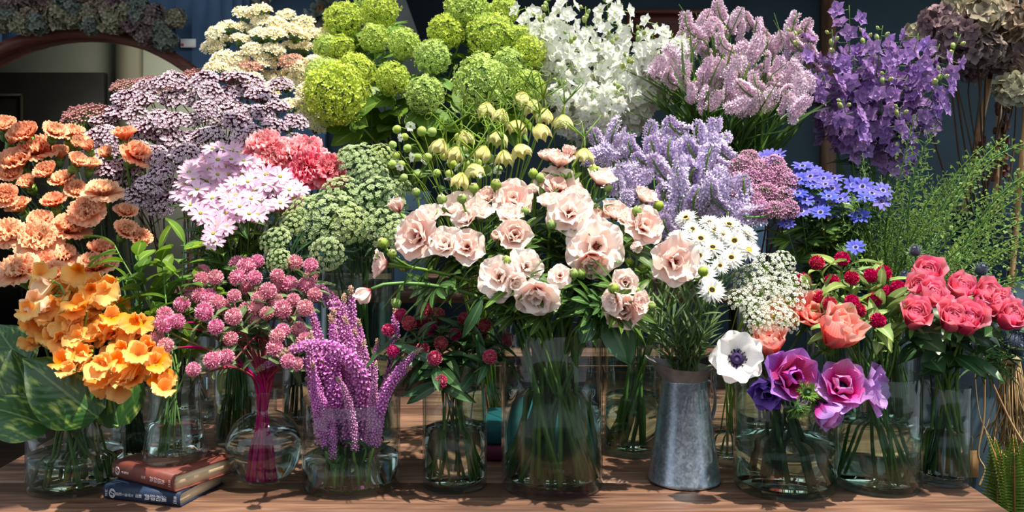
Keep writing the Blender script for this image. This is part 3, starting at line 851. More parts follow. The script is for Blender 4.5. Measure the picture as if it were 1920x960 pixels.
H['ane_l'] = [anemone(ALI, 0.5, 4, True, ALII)]
H['ane_c'] = [anemone(ALI, 0.15, 5, False, ALII)]
H['ane_open'] = [anemone(ALI, 0.8, 8)]
def poppy(k, seed):
    a = dict(tm=0.62, b=0.32, tipw=0.5, rnd=0.12, nu=10, nv=9, ruf=0.035, rf=2, rp=3)
    b_ = sphere(0.08, 8, 6)
    return petal_parts([dict(n=5, r0=0.03, L=0.92, W=0.66, a0=0.95 - 0.3 * k, a1=0.45 - 0.5 * k, cup=0.2, **a), dict(n=5, r0=0.03, z=0.02, ph=0.6, L=0.84, W=0.58, a0=1.15 - 0.3 * k, a1=0.4 - 0.4 * k, cup=0.22, **a),
                        dict(n=4, r0=0.03, z=0.03, ph=0.2, L=0.68, W=0.48, a0=1.35 - 0.2 * k, a1=0.2, cup=0.25, **a)], POP, seed=seed) + [('flower_boss', b_.mesh('poppy boss', BOSS), tr(0, 0, 0.1), [])]
H['poppy'] = [poppy(0.15, 6)]
H['poppy_o'] = [poppy(0.7, 7)]
def collar(seed):
    rg = random.Random(seed); mb = MB()
    for i in range(26):
        a = i * 2.4; M = rotz(a) @ rotx(rg.uniform(0.1, 1.1))
        mb.add(petal(L=rg.uniform(.35, .5), W=0.06, a0=0.2, a1=rg.uniform(-.8, .3), tm=0.4, b=0.5, tipw=0.1, nu=2, nv=4, seed=i), M, rnd=rg.random())
        for s in (-1, 1): mb.add(petal(L=0.2, W=0.035, a0=0.2, tm=0.4, b=0.5, tipw=0.1, nu=1, nv=2), M @ tr(0, rg.uniform(.15, .28), 0.03) @ rotz(s * 0.6), rnd=rg.random())
    return mb.mesh('frilled collar', YLEAF)
COLLAR = [collar(1), collar(2)]

ERY = petal_mat('blue grey thistle', [(0, (50, 60, 80)), (1, (110, 122, 140))], tr=0, val=0.25)
def eryngium(seed):
    rg = random.Random(seed); mb = sphere(0.26, 8, 7, 1.2); b = MB().add(mb, tr(0, 0, 0.4), rnd=0.2)
    for v in fib(170, -0.8):
        p = Vector((v.x * 0.25, v.y * 0.25, 0.4 + v.z * 0.3)); b.add(tube([p, p + v * rg.uniform(0.06, 0.12)], [0.014, 0.003], 3), rnd=rg.random())
    br = MB(); ring(br, 13, 0.1, 0.14, L=0.6, W=0.09, a0=0.5, a1=-0.3, tm=0.3, b=0.6, tipw=0.02, cup=0.2, nu=2, nv=4, fr=0.1)
    return [('flower_globe', b.mesh('thistle globe', ERY), I4, []), ('bract', br.mesh('thistle bracts', GLEAF), I4, [])]
H['ery'] = [eryngium(1)]

DRY = petal_mat('dried hydrangea', [(0, (118, 108, 86)), (0.5, (154, 146, 122)), (1, (178, 168, 142))], tr=0.25, hue=0.04, val=0.3)
DRYM = petal_mat('dried mauve hydrangea', [(0, (92, 76, 78)), (0.5, (128, 108, 108)), (1, (152, 134, 126))], tr=0.25, hue=0.05, val=0.3)
DRYB = petal_mat('dried grey blue hydrangea', [(0, (92, 104, 96)), (1, (146, 154, 142))], tr=0.25, hue=0.05, val=0.3)
def hydrangea(mat, seed, n=70, fs=0.26):
    rg = random.Random(seed); mb = MB()
    fl = []
    for i in range(3):
        f = MB(); ring(f, 4, 0.01, 0, seed=seed + i, L=0.5 * fs, W=0.48 * fs, a0=0.4, a1=-0.4, cup=0.08, ruf=0.08, tm=0.5, b=0.3, tipw=0.4, nu=3, nv=3, tj=0.3); fl.append(f)
    for v in fib(n, -0.75):
        r = rg.uniform(0.34, 0.47)
        d = (v + Vector((rg.uniform(-.5, .5), rg.uniform(-.5, .5), rg.uniform(-.5, .5)))).normalized()
        mb.add(fl[rg.randrange(3)], tr(v.x * r, v.y * r, 0.45 + v.z * r * 0.9) @ frame_to(d, rg.uniform(0, 6)) @ sc(rg.uniform(0.8, 1.25)), 0, None)
    for v in fib(16, -0.6): mb.add(tube([(0, 0, 0.1), (v.x * 0.4, v.y * 0.4, 0.45 + v.z * 0.36)], 0.008, 3), m=1)
    return mb.mesh('hydrangea head', [mat, BROWN])
H['hyd'] = [[('blossom', hydrangea(m_, s), I4, [])] for s, m_ in enumerate((DRY, DRYM, DRYB, DRY))]

H['hydb'] = [[('blossom', hydrangea(m_, 10 + s, 46, 0.42), I4, [])] for s, m_ in enumerate((DRY, DRYM, DRY))]

def purse(seed, L=1.0, n=64):
    """a spray of shepherd's purse: a curved stem with heart-shaped pods on fine stalks; length 1 along Z"""
    rg = random.Random(seed); st, pod = MB(), MB()
    bend = rg.uniform(0.5, 1.3)
    pts = []; x = z = 0.0
    for i in range(11):
        s = i / 10; pts.append(Vector((x, 0.02 * math.sin(6 * s + seed), z))); a = bend * s ** 1.5; x += math.sin(a) / 10; z += math.cos(a) / 10
    st.add(tube(pts, [0.0055] * 7 + [0.004, 0.004, 0.003, 0.002], 4))
    h = MB().raw([(0, 0, 0), (-0.013, 0.014, 0.003), (-0.009, 0.024, 0), (0, 0.019, 0.002), (0.009, 0.024, 0), (0.013, 0.014, 0.003)], [(0, 1, 2, 3), (0, 3, 4, 5)], None, [(0, .5, 0), (.6, .5, 1), (1, .5, 1), (.8, .5, 0), (1, .5, 1), (.6, .5, 1)])
    for i in range(n):
        s = 0.25 + 0.73 * i / n
        j = min(9, int(s * 10)); c = pts[j].lerp(pts[j + 1], s * 10 - j); d = (pts[j + 1] - pts[j]).normalized()
        x_ = d.cross(Vector((0, 1, 0.01))).normalized(); y_ = d.cross(x_); a = i * 2.4
        o = (x_ * math.cos(a) + y_ * math.sin(a) + d * 0.5).normalized()
        e = c + o * (0.055 if s < 0.9 else 0.025)
        st.add(tube([c, e], 0.0018, 3, cap=False))
        pod.add(h, Matrix.Translation(e) @ frame_to(y_, 0) @ rotz(rg.uniform(0, 6)) @ rotx(rg.uniform(-.6, .6)) @ sc(rg.uniform(0.65, 1.05) * (1 if s < 0.9 else 0.6)), 0, rg.random())
    return st, pod
PURSEM = petal_mat('shepherds purse pod', [(0, (100, 130, 62)), (1, (140, 166, 86))], tr=0.3, val=0.2)
PURSE = []
for s in range(5):
    a_, b_ = purse(s)
    PURSE.append([('stem', a_.mesh('purse stem', GREEN), I4, []), ('seed_pod_sprays', b_.mesh('seed pods', PURSEM), I4, [], 'stuff')])

def fern(seed):
    rg = random.Random(seed); mb = MB()
    pts = [Vector((0, 0.15 * s * s + 0.0, s - 0.12 * s * s)) for s in [i / 10 for i in range(11)]]
    rach = tube(pts, [0.008] * 9 + [0.004, 0.002], 4)
    for i in range(30):
        s = 0.12 + 0.86 * i / 30; j = min(9, int(s * 10)); c = pts[j].lerp(pts[j + 1], s * 10 - j)
        l = 0.13 * math.sin(PI * min(1, 0.18 + 0.82 * s) ** 0.9) + 0.02
        for sd in (-1, 1):
            mb.add(petal(L=l, W=0.021, a0=0.1, a1=-0.4, tm=0.3, b=0.7, tipw=0.1, nu=2, nv=3, seed=i), Matrix.Translation(c) @ frame_to((0, 1, 0.12)) @ rotz(-sd * 1.35), rnd=rg.random())
    return rach.mesh('rachis', BROWN), mb.mesh('fronds', petal_mat('fern green', [(0, (70, 105, 40)), (1, (120, 150, 65))], tr=0.3, hue=0.02, val=0.2))
FERN = [fern(1), fern(2)]
# ---------------------------------------------------------------- the place: walls, arch, floor, ceiling
TABLE_Z = 0.75
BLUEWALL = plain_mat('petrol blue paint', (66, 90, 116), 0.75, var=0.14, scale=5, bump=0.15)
SHADEWALL = plain_mat('shaded petrol paint', (44, 60, 68), 0.75, var=0.2, scale=4, bump=0.15)  # petrol paint darkened to carry the shade on the set-back wall
PLASTER = plain_mat('grey green plaster', (158, 162, 146), 0.9, var=0.08, scale=3)
BLACKD = plain_mat('black door paint', (26, 24, 22), 0.5, var=0.3, scale=6)
FLOORM = wood_mat('dark floor boards', (22, 17, 14), (40, 31, 25), (62, 50, 40), 0.6, 'X')
TRIM = wood_mat('red brown trim wood', (52, 26, 20), (82, 42, 32), (108, 60, 46), 0.45, 'X')
CEILM = plain_mat('ceiling paint', (96, 98, 96), 0.9)

ACX, ACZ, AR = -1.574, 1.142, 0.655          # arch: centre, spring height, inner radius
WY = 3.40
def arch_wall():
    mb = MB()
    th = 0.09
    x0, x1, zt = -3.2, -0.682, 2.6
    def slab(pts2):      # convex outline in x, z given in order, two faces and edges
        n = len(pts2)
        v = [(x, WY, z) for x, z in pts2] + [(x, WY + th, z) for x, z in pts2]
        q = [(i, (i + 1) % n, n + (i + 1) % n, n + i) for i in range(n)]
        t = []
        for k in range(1, n - 1): t += [(0, k, k + 1), (n, n + k + 1, n + k)]
        mb.raw(v, q, t)
    slab([(x0, 0), (ACX - AR, 0), (ACX - AR, zt), (x0, zt)])
    slab([(ACX + AR, 0), (x1, 0), (x1, zt), (ACX + AR, zt)])
    N = 28
    for i in range(N):
        a, b = PI - PI * i / N, PI - PI * (i + 1) / N
        xa, xb = ACX + AR * math.cos(a), ACX + AR * math.cos(b)
        slab([(xa, ACZ + AR * math.sin(a)), (xb, ACZ + AR * math.sin(b)), (xb, zt), (xa, zt)])
    return mb
structure('wall_back', arch_wall(), BLUEWALL)
tm_ = MB()
N = 40
prof = []
for i in range(N + 1):
    a = PI - PI * i / N
    prof.append((math.cos(a), math.sin(a)))
V_, q_ = [], []
path = [(ACX - AR, 0.0, -1, 0)] + [(ACX + AR * c, ACZ + AR * s, c, s) for c, s in prof] + [(ACX + AR, 0.0, 1, 0)]
for x, z, c, s in path:
    for dr, yy in ((-0.005, WY - 0.02), (0.036, WY - 0.02), (0.036, WY + 0.1), (-0.005, WY + 0.1)):
        V_.append((x + c * dr, yy, z + s * dr))
tm_.raw(V_, gi(len(path), 4, True))
structure('trim_1', tm_, TRIM)
structure('wall_right', MB().add(box(4.6, 0.1, 2.6, (1.62, 3.95, 1.3))), SHADEWALL)
structure('wall_return', MB().add(box(0.06, 0.54, 2.6, (-0.655, 3.70, 1.3))), SHADEWALL)
structure('wall_left', MB().add(box(0.1, 2.6, 2.6, (-3.25, 4.6, 1.3))), PLASTER)
structure('wall_inner', MB().add(box(2.75, 0.1, 2.6, (-1.95, 5.25, 1.3))), PLASTER)
structure('trim_2', MB().add(box(0.11, 0.1, 2.6, (at(236, 0, 5.1).x, 5.15, 1.3))), plain_mat('grey post paint', (120, 118, 100), 0.8))
structure('floor', MB().add(box(8, 7.2, 0.1, (0, 3.2, -0.05))), FLOORM)
structure('ceiling', MB().add(box(8, 4.0, 0.12, (0, 4.62, 2.66))), CEILM)
# an unseen leafy branch added as a sun blocker: it dapples the left bouquets and the table
br_root = root_at('shade_branch', (-2.50, 1.2, 2.0), 'unseen leafy branch added to shade the left of the table', 'branch')
_rg = random.Random(77)
_bm = tube([(0, 0, 0), (0.6, 0.1, 0.22), (1.3, 0.25, 0.33), (2.05, 0.35, 0.36)], [0.03, 0.022, 0.014, 0.005], 7)
_lm = MB(); _lf = petal(L=0.09, W=0.06, a0=0.1, a1=-0.5, cup=0.1, tm=0.4, b=0.2, tipw=0.03, nu=2, nv=3)
for i in range(26):
    s0 = _rg.uniform(0.1, 1); p0 = Vector((2.05 * s0, 0.35 * s0, 0.36 * math.sqrt(s0)))
    p1 = p0 + Vector((_rg.uniform(-.1, .35), _rg.choice((-1, 1)) * _rg.uniform(.2, .75), _rg.uniform(-.1, .1)))
    _bm.add(tube([p0, p0.lerp(p1, .5) + Vector((0, 0, .03)), p1], [0.007, 0.005, 0.002], 4))
    for k_ in range(46):
        q = p0.lerp(p1, _rg.uniform(0.1, 1.05)) + Vector((_rg.uniform(-.09, .09), _rg.uniform(-.09, .09), _rg.uniform(-.07, .05)))
        _lm.add(_lf, Matrix.Translation(q) @ rotz(_rg.uniform(0, 6.28)) @ rotx(_rg.uniform(-.5, .4)), rnd=_rg.random())
add_obj('bough', _bm.mesh('bough', BROWN), br_root)
add_obj('foliage', _lm.mesh('branch leaves', LEAF), br_root)['kind'] = 'stuff'
structure('trim_3', MB().add(box(0.055, 0.04, 2.6, (at(1552, 0, 3.88).x, 3.88, 1.3))), wood_mat('brown batten', (58, 40, 26), (92, 64, 42), (120, 88, 60), 0.6, 'Z'))
# the street side behind the camera: paving, a far facade and two unseen pale posts added for the vases to reflect
structure('ground_street', MB().add(box(24, 16, 0.1, (0, -8.6, -0.07))), plain_mat('street paving', (44, 44, 46), 0.9, var=0.15, scale=3))
structure('wall_opposite', MB().add(box(24, 0.3, 5.5, (0, -10, 2.7))), plain_mat('far facade', (84, 78, 72), 0.9, var=0.15, scale=2))
structure('reflect_post_1', MB().add(box(0.22, 0.1, 2.35, (-0.75, -1.6, 1.17))), plain_mat('reflect post paint', (214, 224, 232), 0.7))
structure('reflect_post_2', MB().add(box(0.22, 0.1, 2.35, (1.9, -1.6, 1.17))), plain_mat('reflect post paint', (214, 224, 232), 0.7))
fill_d = bpy.data.lights.new('room lamp', 'AREA'); fill_d.energy = 24; fill_d.size = 0.6; fill_d.color = (1, 0.95, 0.85)  # unseen fill light, added to brighten the room behind the arch
lamp = bpy.data.objects.new('room lamp', fill_d); COL.objects.link(lamp); lamp.location = (-1.3, 4.4, 2.5)

door = root_at('inner_door', (at(95, 0, 5.1).x, 5.12, 0), 'dark almost black panelled door seen through the round arch', 'door')
dx1 = at(195, 0, 5.1).x - door.location.x; dx0 = -0.75
dz = at(0, 136, 5.1).z
add_obj('door_panel', MB().add(box(dx1 - dx0, 0.05, dz, ((dx0 + dx1) / 2, 0, dz / 2))).mesh('door panel', BLACKD, False), door)
fr_ = MB()
px_ = at(33, 0, 5.05).x - door.location.x; pz_ = at(0, 177, 5.05).z
for b_ in (box(0.012, 0.012, pz_ - 0.3, (px_, -0.03, pz_ / 2 + 0.15)), box(px_ - dx0 - 0.1, 0.012, 0.012, ((px_ + dx0 + 0.1) / 2, -0.03, pz_)), box(0.012, 0.012, pz_ - 0.3, (dx0 + 0.1, -0.03, pz_ / 2 + 0.15)), box(px_ - dx0 - 0.1, 0.012, 0.012, ((px_ + dx0 + 0.1) / 2, -0.03, 0.3))): fr_.add(b_)
add_obj('panel_molding', fr_.mesh('door molding', plain_mat('door molding', (52, 46, 38), 0.5), False), door)

# ---------------------------------------------------------------- table, bench, cabinet
TWOOD = wood_mat('worn table wood', (52, 35, 27), (88, 63, 49), (132, 101, 80), 0.5, 'X')
TWOOD2 = wood_mat('table leg wood', (60, 36, 26), (104, 70, 50), (140, 100, 74), 0.55, 'Z')
table = root_at('wooden_table', (-0.07, 2.1, 0), 'long worn wooden plank table carrying all the vases', 'table')
tx0, tx1 = -0.935, 0.787
yy_ = 1.416
k = 0
edges_ = []
while yy_ < 2.9:
    w_ = (0.2, 0.2, 0.16, 0.2, 0.17, 0.2, 0.2, 0.2)[k % 8]
    o = add_obj('plank', MB().add(box(tx1 - tx0 + random.uniform(-.006, .006), w_ - 0.005, 0.035, (0, 0, 0), 0.004)).mesh('plank', TWOOD, False), table)
    o.location = ((tx0 + tx1) / 2 + 0.07, yy_ + w_ / 2 - 2.1, TABLE_Z - 0.0175 - (k % 3) * 0.0006)
    yy_ += w_; k += 1
for x in (tx0 + 0.12, tx1 - 0.12):
    for y in (1.55, 2.7):
        add_obj('leg', MB().add(box(0.07, 0.07, 0.66, (x + 0.07, y - 2.1, 0.33), 0.006)).mesh('table leg', TWOOD2, False), table)
ap = MB()
for y in (1.55, 2.7): ap.add(box(tx1 - tx0 - 0.3, 0.03, 0.09, (-0.004, y - 2.1, 0.67)))
for x in (tx0 + 0.12, tx1 - 0.12): ap.add(box(0.03, 1.1, 0.09, (x + 0.07, 0.02, 0.67)))
add_obj('apron', ap.mesh('apron', TWOOD2, False), table)

BENCH_Z = 1.0
SWOOD = wood_mat('dark stained stand wood', (34, 24, 19), (58, 42, 33), (84, 62, 48), 0.5, 'X')
bench = root_at('plant_stand', (-0.08, 2.52, TABLE_Z), 'raised wooden stand with black metal legs at the back of the table', 'stand')
for i, (y, w) in enumerate(((-0.15, 0.14), (0.0, 0.14), (0.15, 0.14))):
    add_obj('slat', MB().add(box(1.6, w, 0.03, (0, y, BENCH_Z - TABLE_Z - 0.015), 0.003)).mesh('stand slat', SWOOD, False), bench)
BLACKM = plain_mat('black metal', (18, 18, 20), 0.45, 0.6, 0.5)
for x in (-0.45, 0.72):
    for y in (-0.18, 0.18):
        add_obj('leg', MB().add(box(0.022, 0.022, BENCH_Z - TABLE_Z - 0.03, (x, y, (BENCH_Z - TABLE_Z - 0.03) / 2))).mesh('stand leg', BLACKM, False), bench)

cab = root_at('blue_cabinet', (1.31, 2.3, 0), 'dark blue painted board cabinet beyond the table end', 'cabinet')
CABP = plain_mat('dark blue cabinet paint', (30, 48, 58), 0.55, var=0.25, scale=6)
for i in range(6):
    add_obj('board', MB().add(box(0.146, 0.02, 0.93, (-0.375 + i * 0.15, -0.39, 0.485), 0.003)).mesh('cabinet board', CABP, False), cab)
add_obj('top', MB().add(box(0.96, 0.84, 0.03, (0, 0, 0.965), 0.004)).mesh('cabinet top', CABP, False), cab)
sd = MB()
for x in (-0.44, 0.44): sd.add(box(0.02, 0.76, 0.93, (x, 0, 0.485)))
sd.add(box(0.9, 0.02, 0.93, (0, 0.37, 0.485)))
sd.add(box(0.86, 0.72, 0.02, (0, 0, 0.05)))
add_obj('carcass', sd.mesh('cabinet carcass', CABP, False), cab)
CAB_Z = 0.98

# ---------------------------------------------------------------- glass
GLASS = glass_mat('clear glass', (0.93, 0.965, 0.955, 1))
GLASSG = glass_mat('green tinged glass', (0.86, 0.94, 0.89, 1))
WATER = water_mat('water', (0.95, 0.98, 0.965, 1))
VASE = {}
def glass_vase(key, name, label, px, d, prof, water, z0=TABLE_Z, mat=None, base=0.010, wall=0.003, seg=48):
    """prof: outer (r, z) from the bottom up"""
    c = at(px, 0, d); c.z = z0 + 0.0005
    o = root_at(name, c, label, 'vase', 'glass vases of flowers')
    r_at = lambda z: float(np.interp(z, [p[1] for p in prof], [p[0] for p in prof]))
    outer = [(0.0001, 0.0), (prof[0][0] - 0.006, 0.0), (prof[0][0] - 0.002, 0.0015)] + [(r, max(z, 0.005)) for r, z in prof]
    top = prof[-1]
    inner = [(top[0] - wall * 0.5, top[1] + 0.001)]
    for r, z in reversed(prof):
        if z > base + 0.008: inner.append((r - wall, z if z < top[1] else z - 0.0005))
    inner += [(r_at(base + 0.006) - wall, base + 0.006), (r_at(base) - wall - 0.006, base), (0.0001, base)]
    add_obj('glass', lathe(outer + inner, seg).mesh('vase glass', mat or GLASS), o)
    if water:
        wp = [(0.0001, base + 0.0004), (r_at(base) - wall - 0.0064, base + 0.0004), (r_at(base + 0.006) - wall - 0.0004, base + 0.0064)]
        zs = sorted({p[1] for p in prof if base + 0.01 < p[1] < water - 0.003})
        wp += [(r_at(z) - wall - 0.0004, z) for z in zs] + [(r_at(water) - wall - 0.0004, water), (0.0001, water - 0.0008)]
        add_obj('water', lathe(wp, seg).mesh('vase water', WATER), o)
    VASE[key] = dict(x=c.x, y=c.y, z=z0, h=prof[-1][1], r=min(p[0] for p in prof if p[1] > 0.55 * prof[-1][1]), rb=prof[0][0], base=base)
    return o
cyl = lambda r, h: [(r, 0.005), (r, h * 0.33), (r, h * 0.66), (r, h)]
glass_vase('pea', 'glass_vase', 'wide clear glass vase holding orange sweet peas and big variegated leaves', 143, 1.60, cyl(0.0787, 0.135), 0.056)
glass_vase('carn', 'glass_vase', 'clear glass vase with slanting carnation stems behind the two stacked books', 254, 1.77, cyl(0.045, 0.17), 0.05)
glass_vase('bell', 'glass_vase', 'bell shaped clear glass vase with flared lip standing on two stacked books', 328, 1.567, [(0.051, 0.004), (0.052, 0.012), (0.049, 0.03), (0.0435, 0.07), (0.0405, 0.098), (0.041, 0.112), (0.0445, 0.129)], 0.062, z0=TABLE_Z + 0.0535, base=0.014)
ball = []
for i in range(15):
    a = -PI / 2 + 0.42 + i / 14 * (PI - 0.42 - 0.34)
    ball.append((0.0653 * math.cos(a), 0.0605 + 0.066 * math.sin(a)))
glass_vase('flask', 'flask_vase', 'round bellied clear glass flask with a short neck holding magenta stems', 495, 1.61, ball + [(0.0215, 0.131), (0.0212, 0.150), (0.023, 0.159)], 0.083, base=0.009, wall=0.002)
glass_vase('heather', 'glass_vase', 'broad low clear glass cylinder packed with purple flower spikes', 659, 1.602, cyl(0.0833, 0.149), 0.05)
glass_vase('gomd', 'glass_vase', 'narrow clear glass cylinder holding magenta globe flowers with dark leaves', 853, 1.60, cyl(0.055, 0.168), 0.097)
glass_vase('ran', 'glass_vase', 'tallest clear glass cylinder at the front, holding blush ranunculus', 1035, 1.60, cyl(0.0869, 0.266), 0.1625, base=0.016)
glass_vase('lav', 'glass_vase', 'clear glass cylinder behind the zinc jug, crammed with dark green stems', 1187, 1.80, cyl(0.0566, 0.211), 0.107, mat=GLASSG)
glass_vase('lace', 'glass_vase', 'slim glass between the zinc jug and the anemone vase', 1364, 1.73, cyl(0.034, 0.17), 0.05)
glass_vase('ane', 'glass_vase', 'squat clear glass cylinder with white, purple and coral anemones', 1471, 1.592, cyl(0.0855, 0.175), 0.079, mat=GLASSG)
glass_vase('gomr', 'glass_vase', 'greenish glass cylinder holding crimson globe flowers beside the rose vase', 1645, 1.60, cyl(0.0722, 0.19), 0.107, mat=GLASSG)
glass_vase('rose', 'glass_vase', 'slender clear glass cylinder holding pink roses at the table end', 1772, 1.617, cyl(0.0425, 0.167), 0.09)
glass_vase('small', 'glass_tumbler', 'small empty water tumbler at the back between bell vase and flask', 388, 2.02, cyl(0.026, 0.085), 0.045)
glass_vase('star', 'glass_vase', 'tall glass with thick green stems right behind the round flask', 442, 1.86, cyl(0.041, 0.23), 0.09, mat=GLASSG)
glass_vase('ammi', 'glass_vase', 'tall dark glass cylinder full of stems under the green lace umbels', 668, 1.93, cyl(0.078, 0.36), 0.15, mat=GLASSG)
glass_vase('frit', 'glass_vase', 'glass with thin stems behind the narrow globe flower vase', 905, 1.96, cyl(0.048, 0.24), 0.08, mat=GLASSG)
glass_vase('lim', 'glass_vase', 'glass hidden behind leaves, holding dusky limonium', 345, 2.12, cyl(0.055, 0.22), 0.08)
glass_vase('coral', 'glass_vase', 'glass hidden behind pink star flowers, holding coral carnations', 560, 2.02, cyl(0.035, 0.25), 0.08)
glass_vase('mauve', 'glass_vase', 'glass hidden behind white daisies, holding mauve clusters', 1420, 1.97, cyl(0.045, 0.24), 0.08)
glass_vase('blue', 'glass_vase', 'glass hidden behind crimson globes, holding blue daisies', 1560, 1.86, cyl(0.05, 0.24), 0.08)
glass_vase('purse', 'glass_vase', 'glass hidden behind the roses, holding wild green sprays', 1668, 1.86, cyl(0.05, 0.26), 0.08)
glass_vase('cream', 'glass_vase', 'glass on the raised stand holding cream statice', 520, 2.52, cyl(0.05, 0.2), 0.08, z0=BENCH_Z)
glass_vase('sedum', 'glass_vase', 'glass on the raised stand holding dusty pink heads', 372, 2.55, cyl(0.04, 0.16), 0.06, z0=BENCH_Z)

ENAMEL = plain_mat('pale blue enamel', (128, 168, 200), 0.4, spec=0.5, var=0.06, scale=8)
def bucket(key, label, px, d, r, h, z0, mat=None):
    c = at(px, 0, d); c.z = z0
    o = root_at('enamel_bucket', c, label, 'bucket', 'buckets of the back row')
    prof = [(0.0001, 0), (r * 0.82, 0), (r, h), (r + 0.004, h + 0.004), (r - 0.003, h), (r * 0.82 - 0.003, 0.004), (0.0001, 0.004)]
    add_obj('body', lathe(prof, 36).mesh('bucket body', mat or ENAMEL), o)
    hd = MB()
    hd.add(tube([(r * math.cos(a) * 1.0, -0.004 - r * 0.98 * math.sin(a) * 0.2, h - 0.02 - 0.5 * r * math.sin(a)) for a in [PI * i / 12 for i in range(13)]], 0.0025, 5), tr(0, -r * 0.98, 0))
    add_obj('handle', hd.mesh('bucket handle', BLACKM), o)
    VASE[key] = dict(x=c.x, y=c.y, z=z0, h=h, r=r, rb=r * 0.8, base=0.005)
bucket('vib', 'pale blue enamel bucket under the green viburnum balls', 768, 2.46, 0.055, 0.24, BENCH_Z)
bucket('larkw', 'pale blue enamel bucket under the white larkspur', 1105, 2.50, 0.085, 0.22, BENCH_Z)
bucket('lil', 'pale blue enamel bucket under the lilac pink statice', 1385, 2.42, 0.075, 0.20, BENCH_Z)
bucket('larkp', 'dark painted bucket under the purple larkspur on the cabinet', 1625, 2.46, 0.08, 0.2, CAB_Z, CABP)
bucket('hyd', 'dark painted bucket under the dried hydrangeas on the cabinet', 1840, 2.55, 0.08, 0.2, CAB_Z, CABP)

# ---------------------------------------------------------------- zinc jug
ZINC = NT('galvanised zinc')
_tc = ZINC.n('ShaderNodeTexCoord'); _vo = ZINC.n('ShaderNodeTexVoronoi'); _vo.inputs['Scale'].default_value = 260
ZINC.l(_tc.outputs['Object'], _vo.inputs['Vector'])
_nz = ZINC.n('ShaderNodeTexNoise'); _nz.inputs['Scale'].default_value = 60; _nz.inputs['Detail'].default_value = 6; ZINC.l(_tc.outputs['Object'], _nz.inputs['Vector'])
_sp = ZINC.n('ShaderNodeSeparateColor'); ZINC.l(_vo.outputs['Color'], _sp.inputs[0])
_f = ZINC.math('ADD', ZINC.math('MULTIPLY', _sp.outputs[0], 0.3), ZINC.math('MULTIPLY', _nz.outputs[0], 0.7))
_p = ZINC.n('ShaderNodeBsdfPrincipled'); _p.inputs['Metallic'].default_value = 0.85
ZINC.l(ZINC.ramp([(0.25, lin((128, 140, 152))), (0.5, lin((150, 161, 172))), (0.75, lin((176, 186, 195)))], _f), _p.inputs['Base Color'])
ZINC.l(ZINC.math('MULTIPLY_ADD', _f, 0.25, 0.22), _p.inputs['Roughness'])
ZINC.l(_p.outputs[0], ZINC.out.inputs[0])
ZINC = ZINC.m
RUSTZ = plain_mat('dull zinc rim', (104, 102, 104), 0.55, 0.35, 0.5, rgb2=(146, 142, 140), scale=40)
jc = at(1283, 0, 1.625); jc.z = TABLE_Z
jug = root_at('zinc_jug', jc, 'tapered galvanised zinc jug with a flared lip, full of white daisies', 'jug')
JH = 0.178
add_obj('body', lathe([(0.0001, 0.001), (0.0600, 0.001), (0.0625, 0.002), (0.0632, 0.005), (0.0618, 0.008), (0.0495, 0.09), (0.0385, JH - 0.004), (0.0388, JH), (0.037, JH), (0.048, 0.09), (0.06, 0.01), (0.0001, 0.008)], 48).mesh('jug body', ZINC), jug)
V_ = []
for layer in range(2):
    for ri, (rr, zz, off, sp_) in enumerate(((0.0380, JH - 0.004, 0.0, 0.0), (0.043, JH + 0.010, 0.002, 0.006), (0.049, JH + 0.021, 0.006, 0.018))):
        for s in range(40):
            a = 2 * PI * s / 40
            spout = max(0, -math.cos(a)) ** 3
            r2 = rr + spout * (0.0, 0.006, 0.020)[ri]
            V_.append((r2 * math.cos(a), r2 * math.sin(a), zz + sp_ * spout * 0.9 - (0.004 * max(0, math.cos(a)) if ri == 2 else 0) + (0.0006 if layer else 0)))
q_ = gi(3, 40, True)
rim_mb = MB().raw(V_, np.vstack([q_, q_[:, ::-1] + 120]))
add_obj('lip', rim_mb.mesh('jug lip', RUSTZ), jug)
hp = hermite(Vector((0.036, 0.012, JH - 0.01)), Vector((0.06, 0, 0.06)), Vector((0.046, 0.012, 0.10)), Vector((-0.055, 0, -0.06)), 12)
hm = MB()
Vh = []
for i, p in enumerate(hp):
    d_ = (hp[min(i + 1, 12)] - hp[max(i - 1, 0)]).normalized(); n_ = Vector((0, 1, 0)); u_ = d_.cross(n_)
    for a, b in ((-.008, -.0012), (.008, -.0012), (.008, .0012), (-.008, .0012)): Vh.append(p + n_ * a + u_ * b)
hm.raw([tuple(v) for v in Vh], gi(13, 4, True))
add_obj('handle', hm.mesh('jug handle', ZINC), jug)
VASE['jug'] = dict(x=jc.x, y=jc.y, z=TABLE_Z, h=JH, r=0.034, rb=0.05, base=0.01)

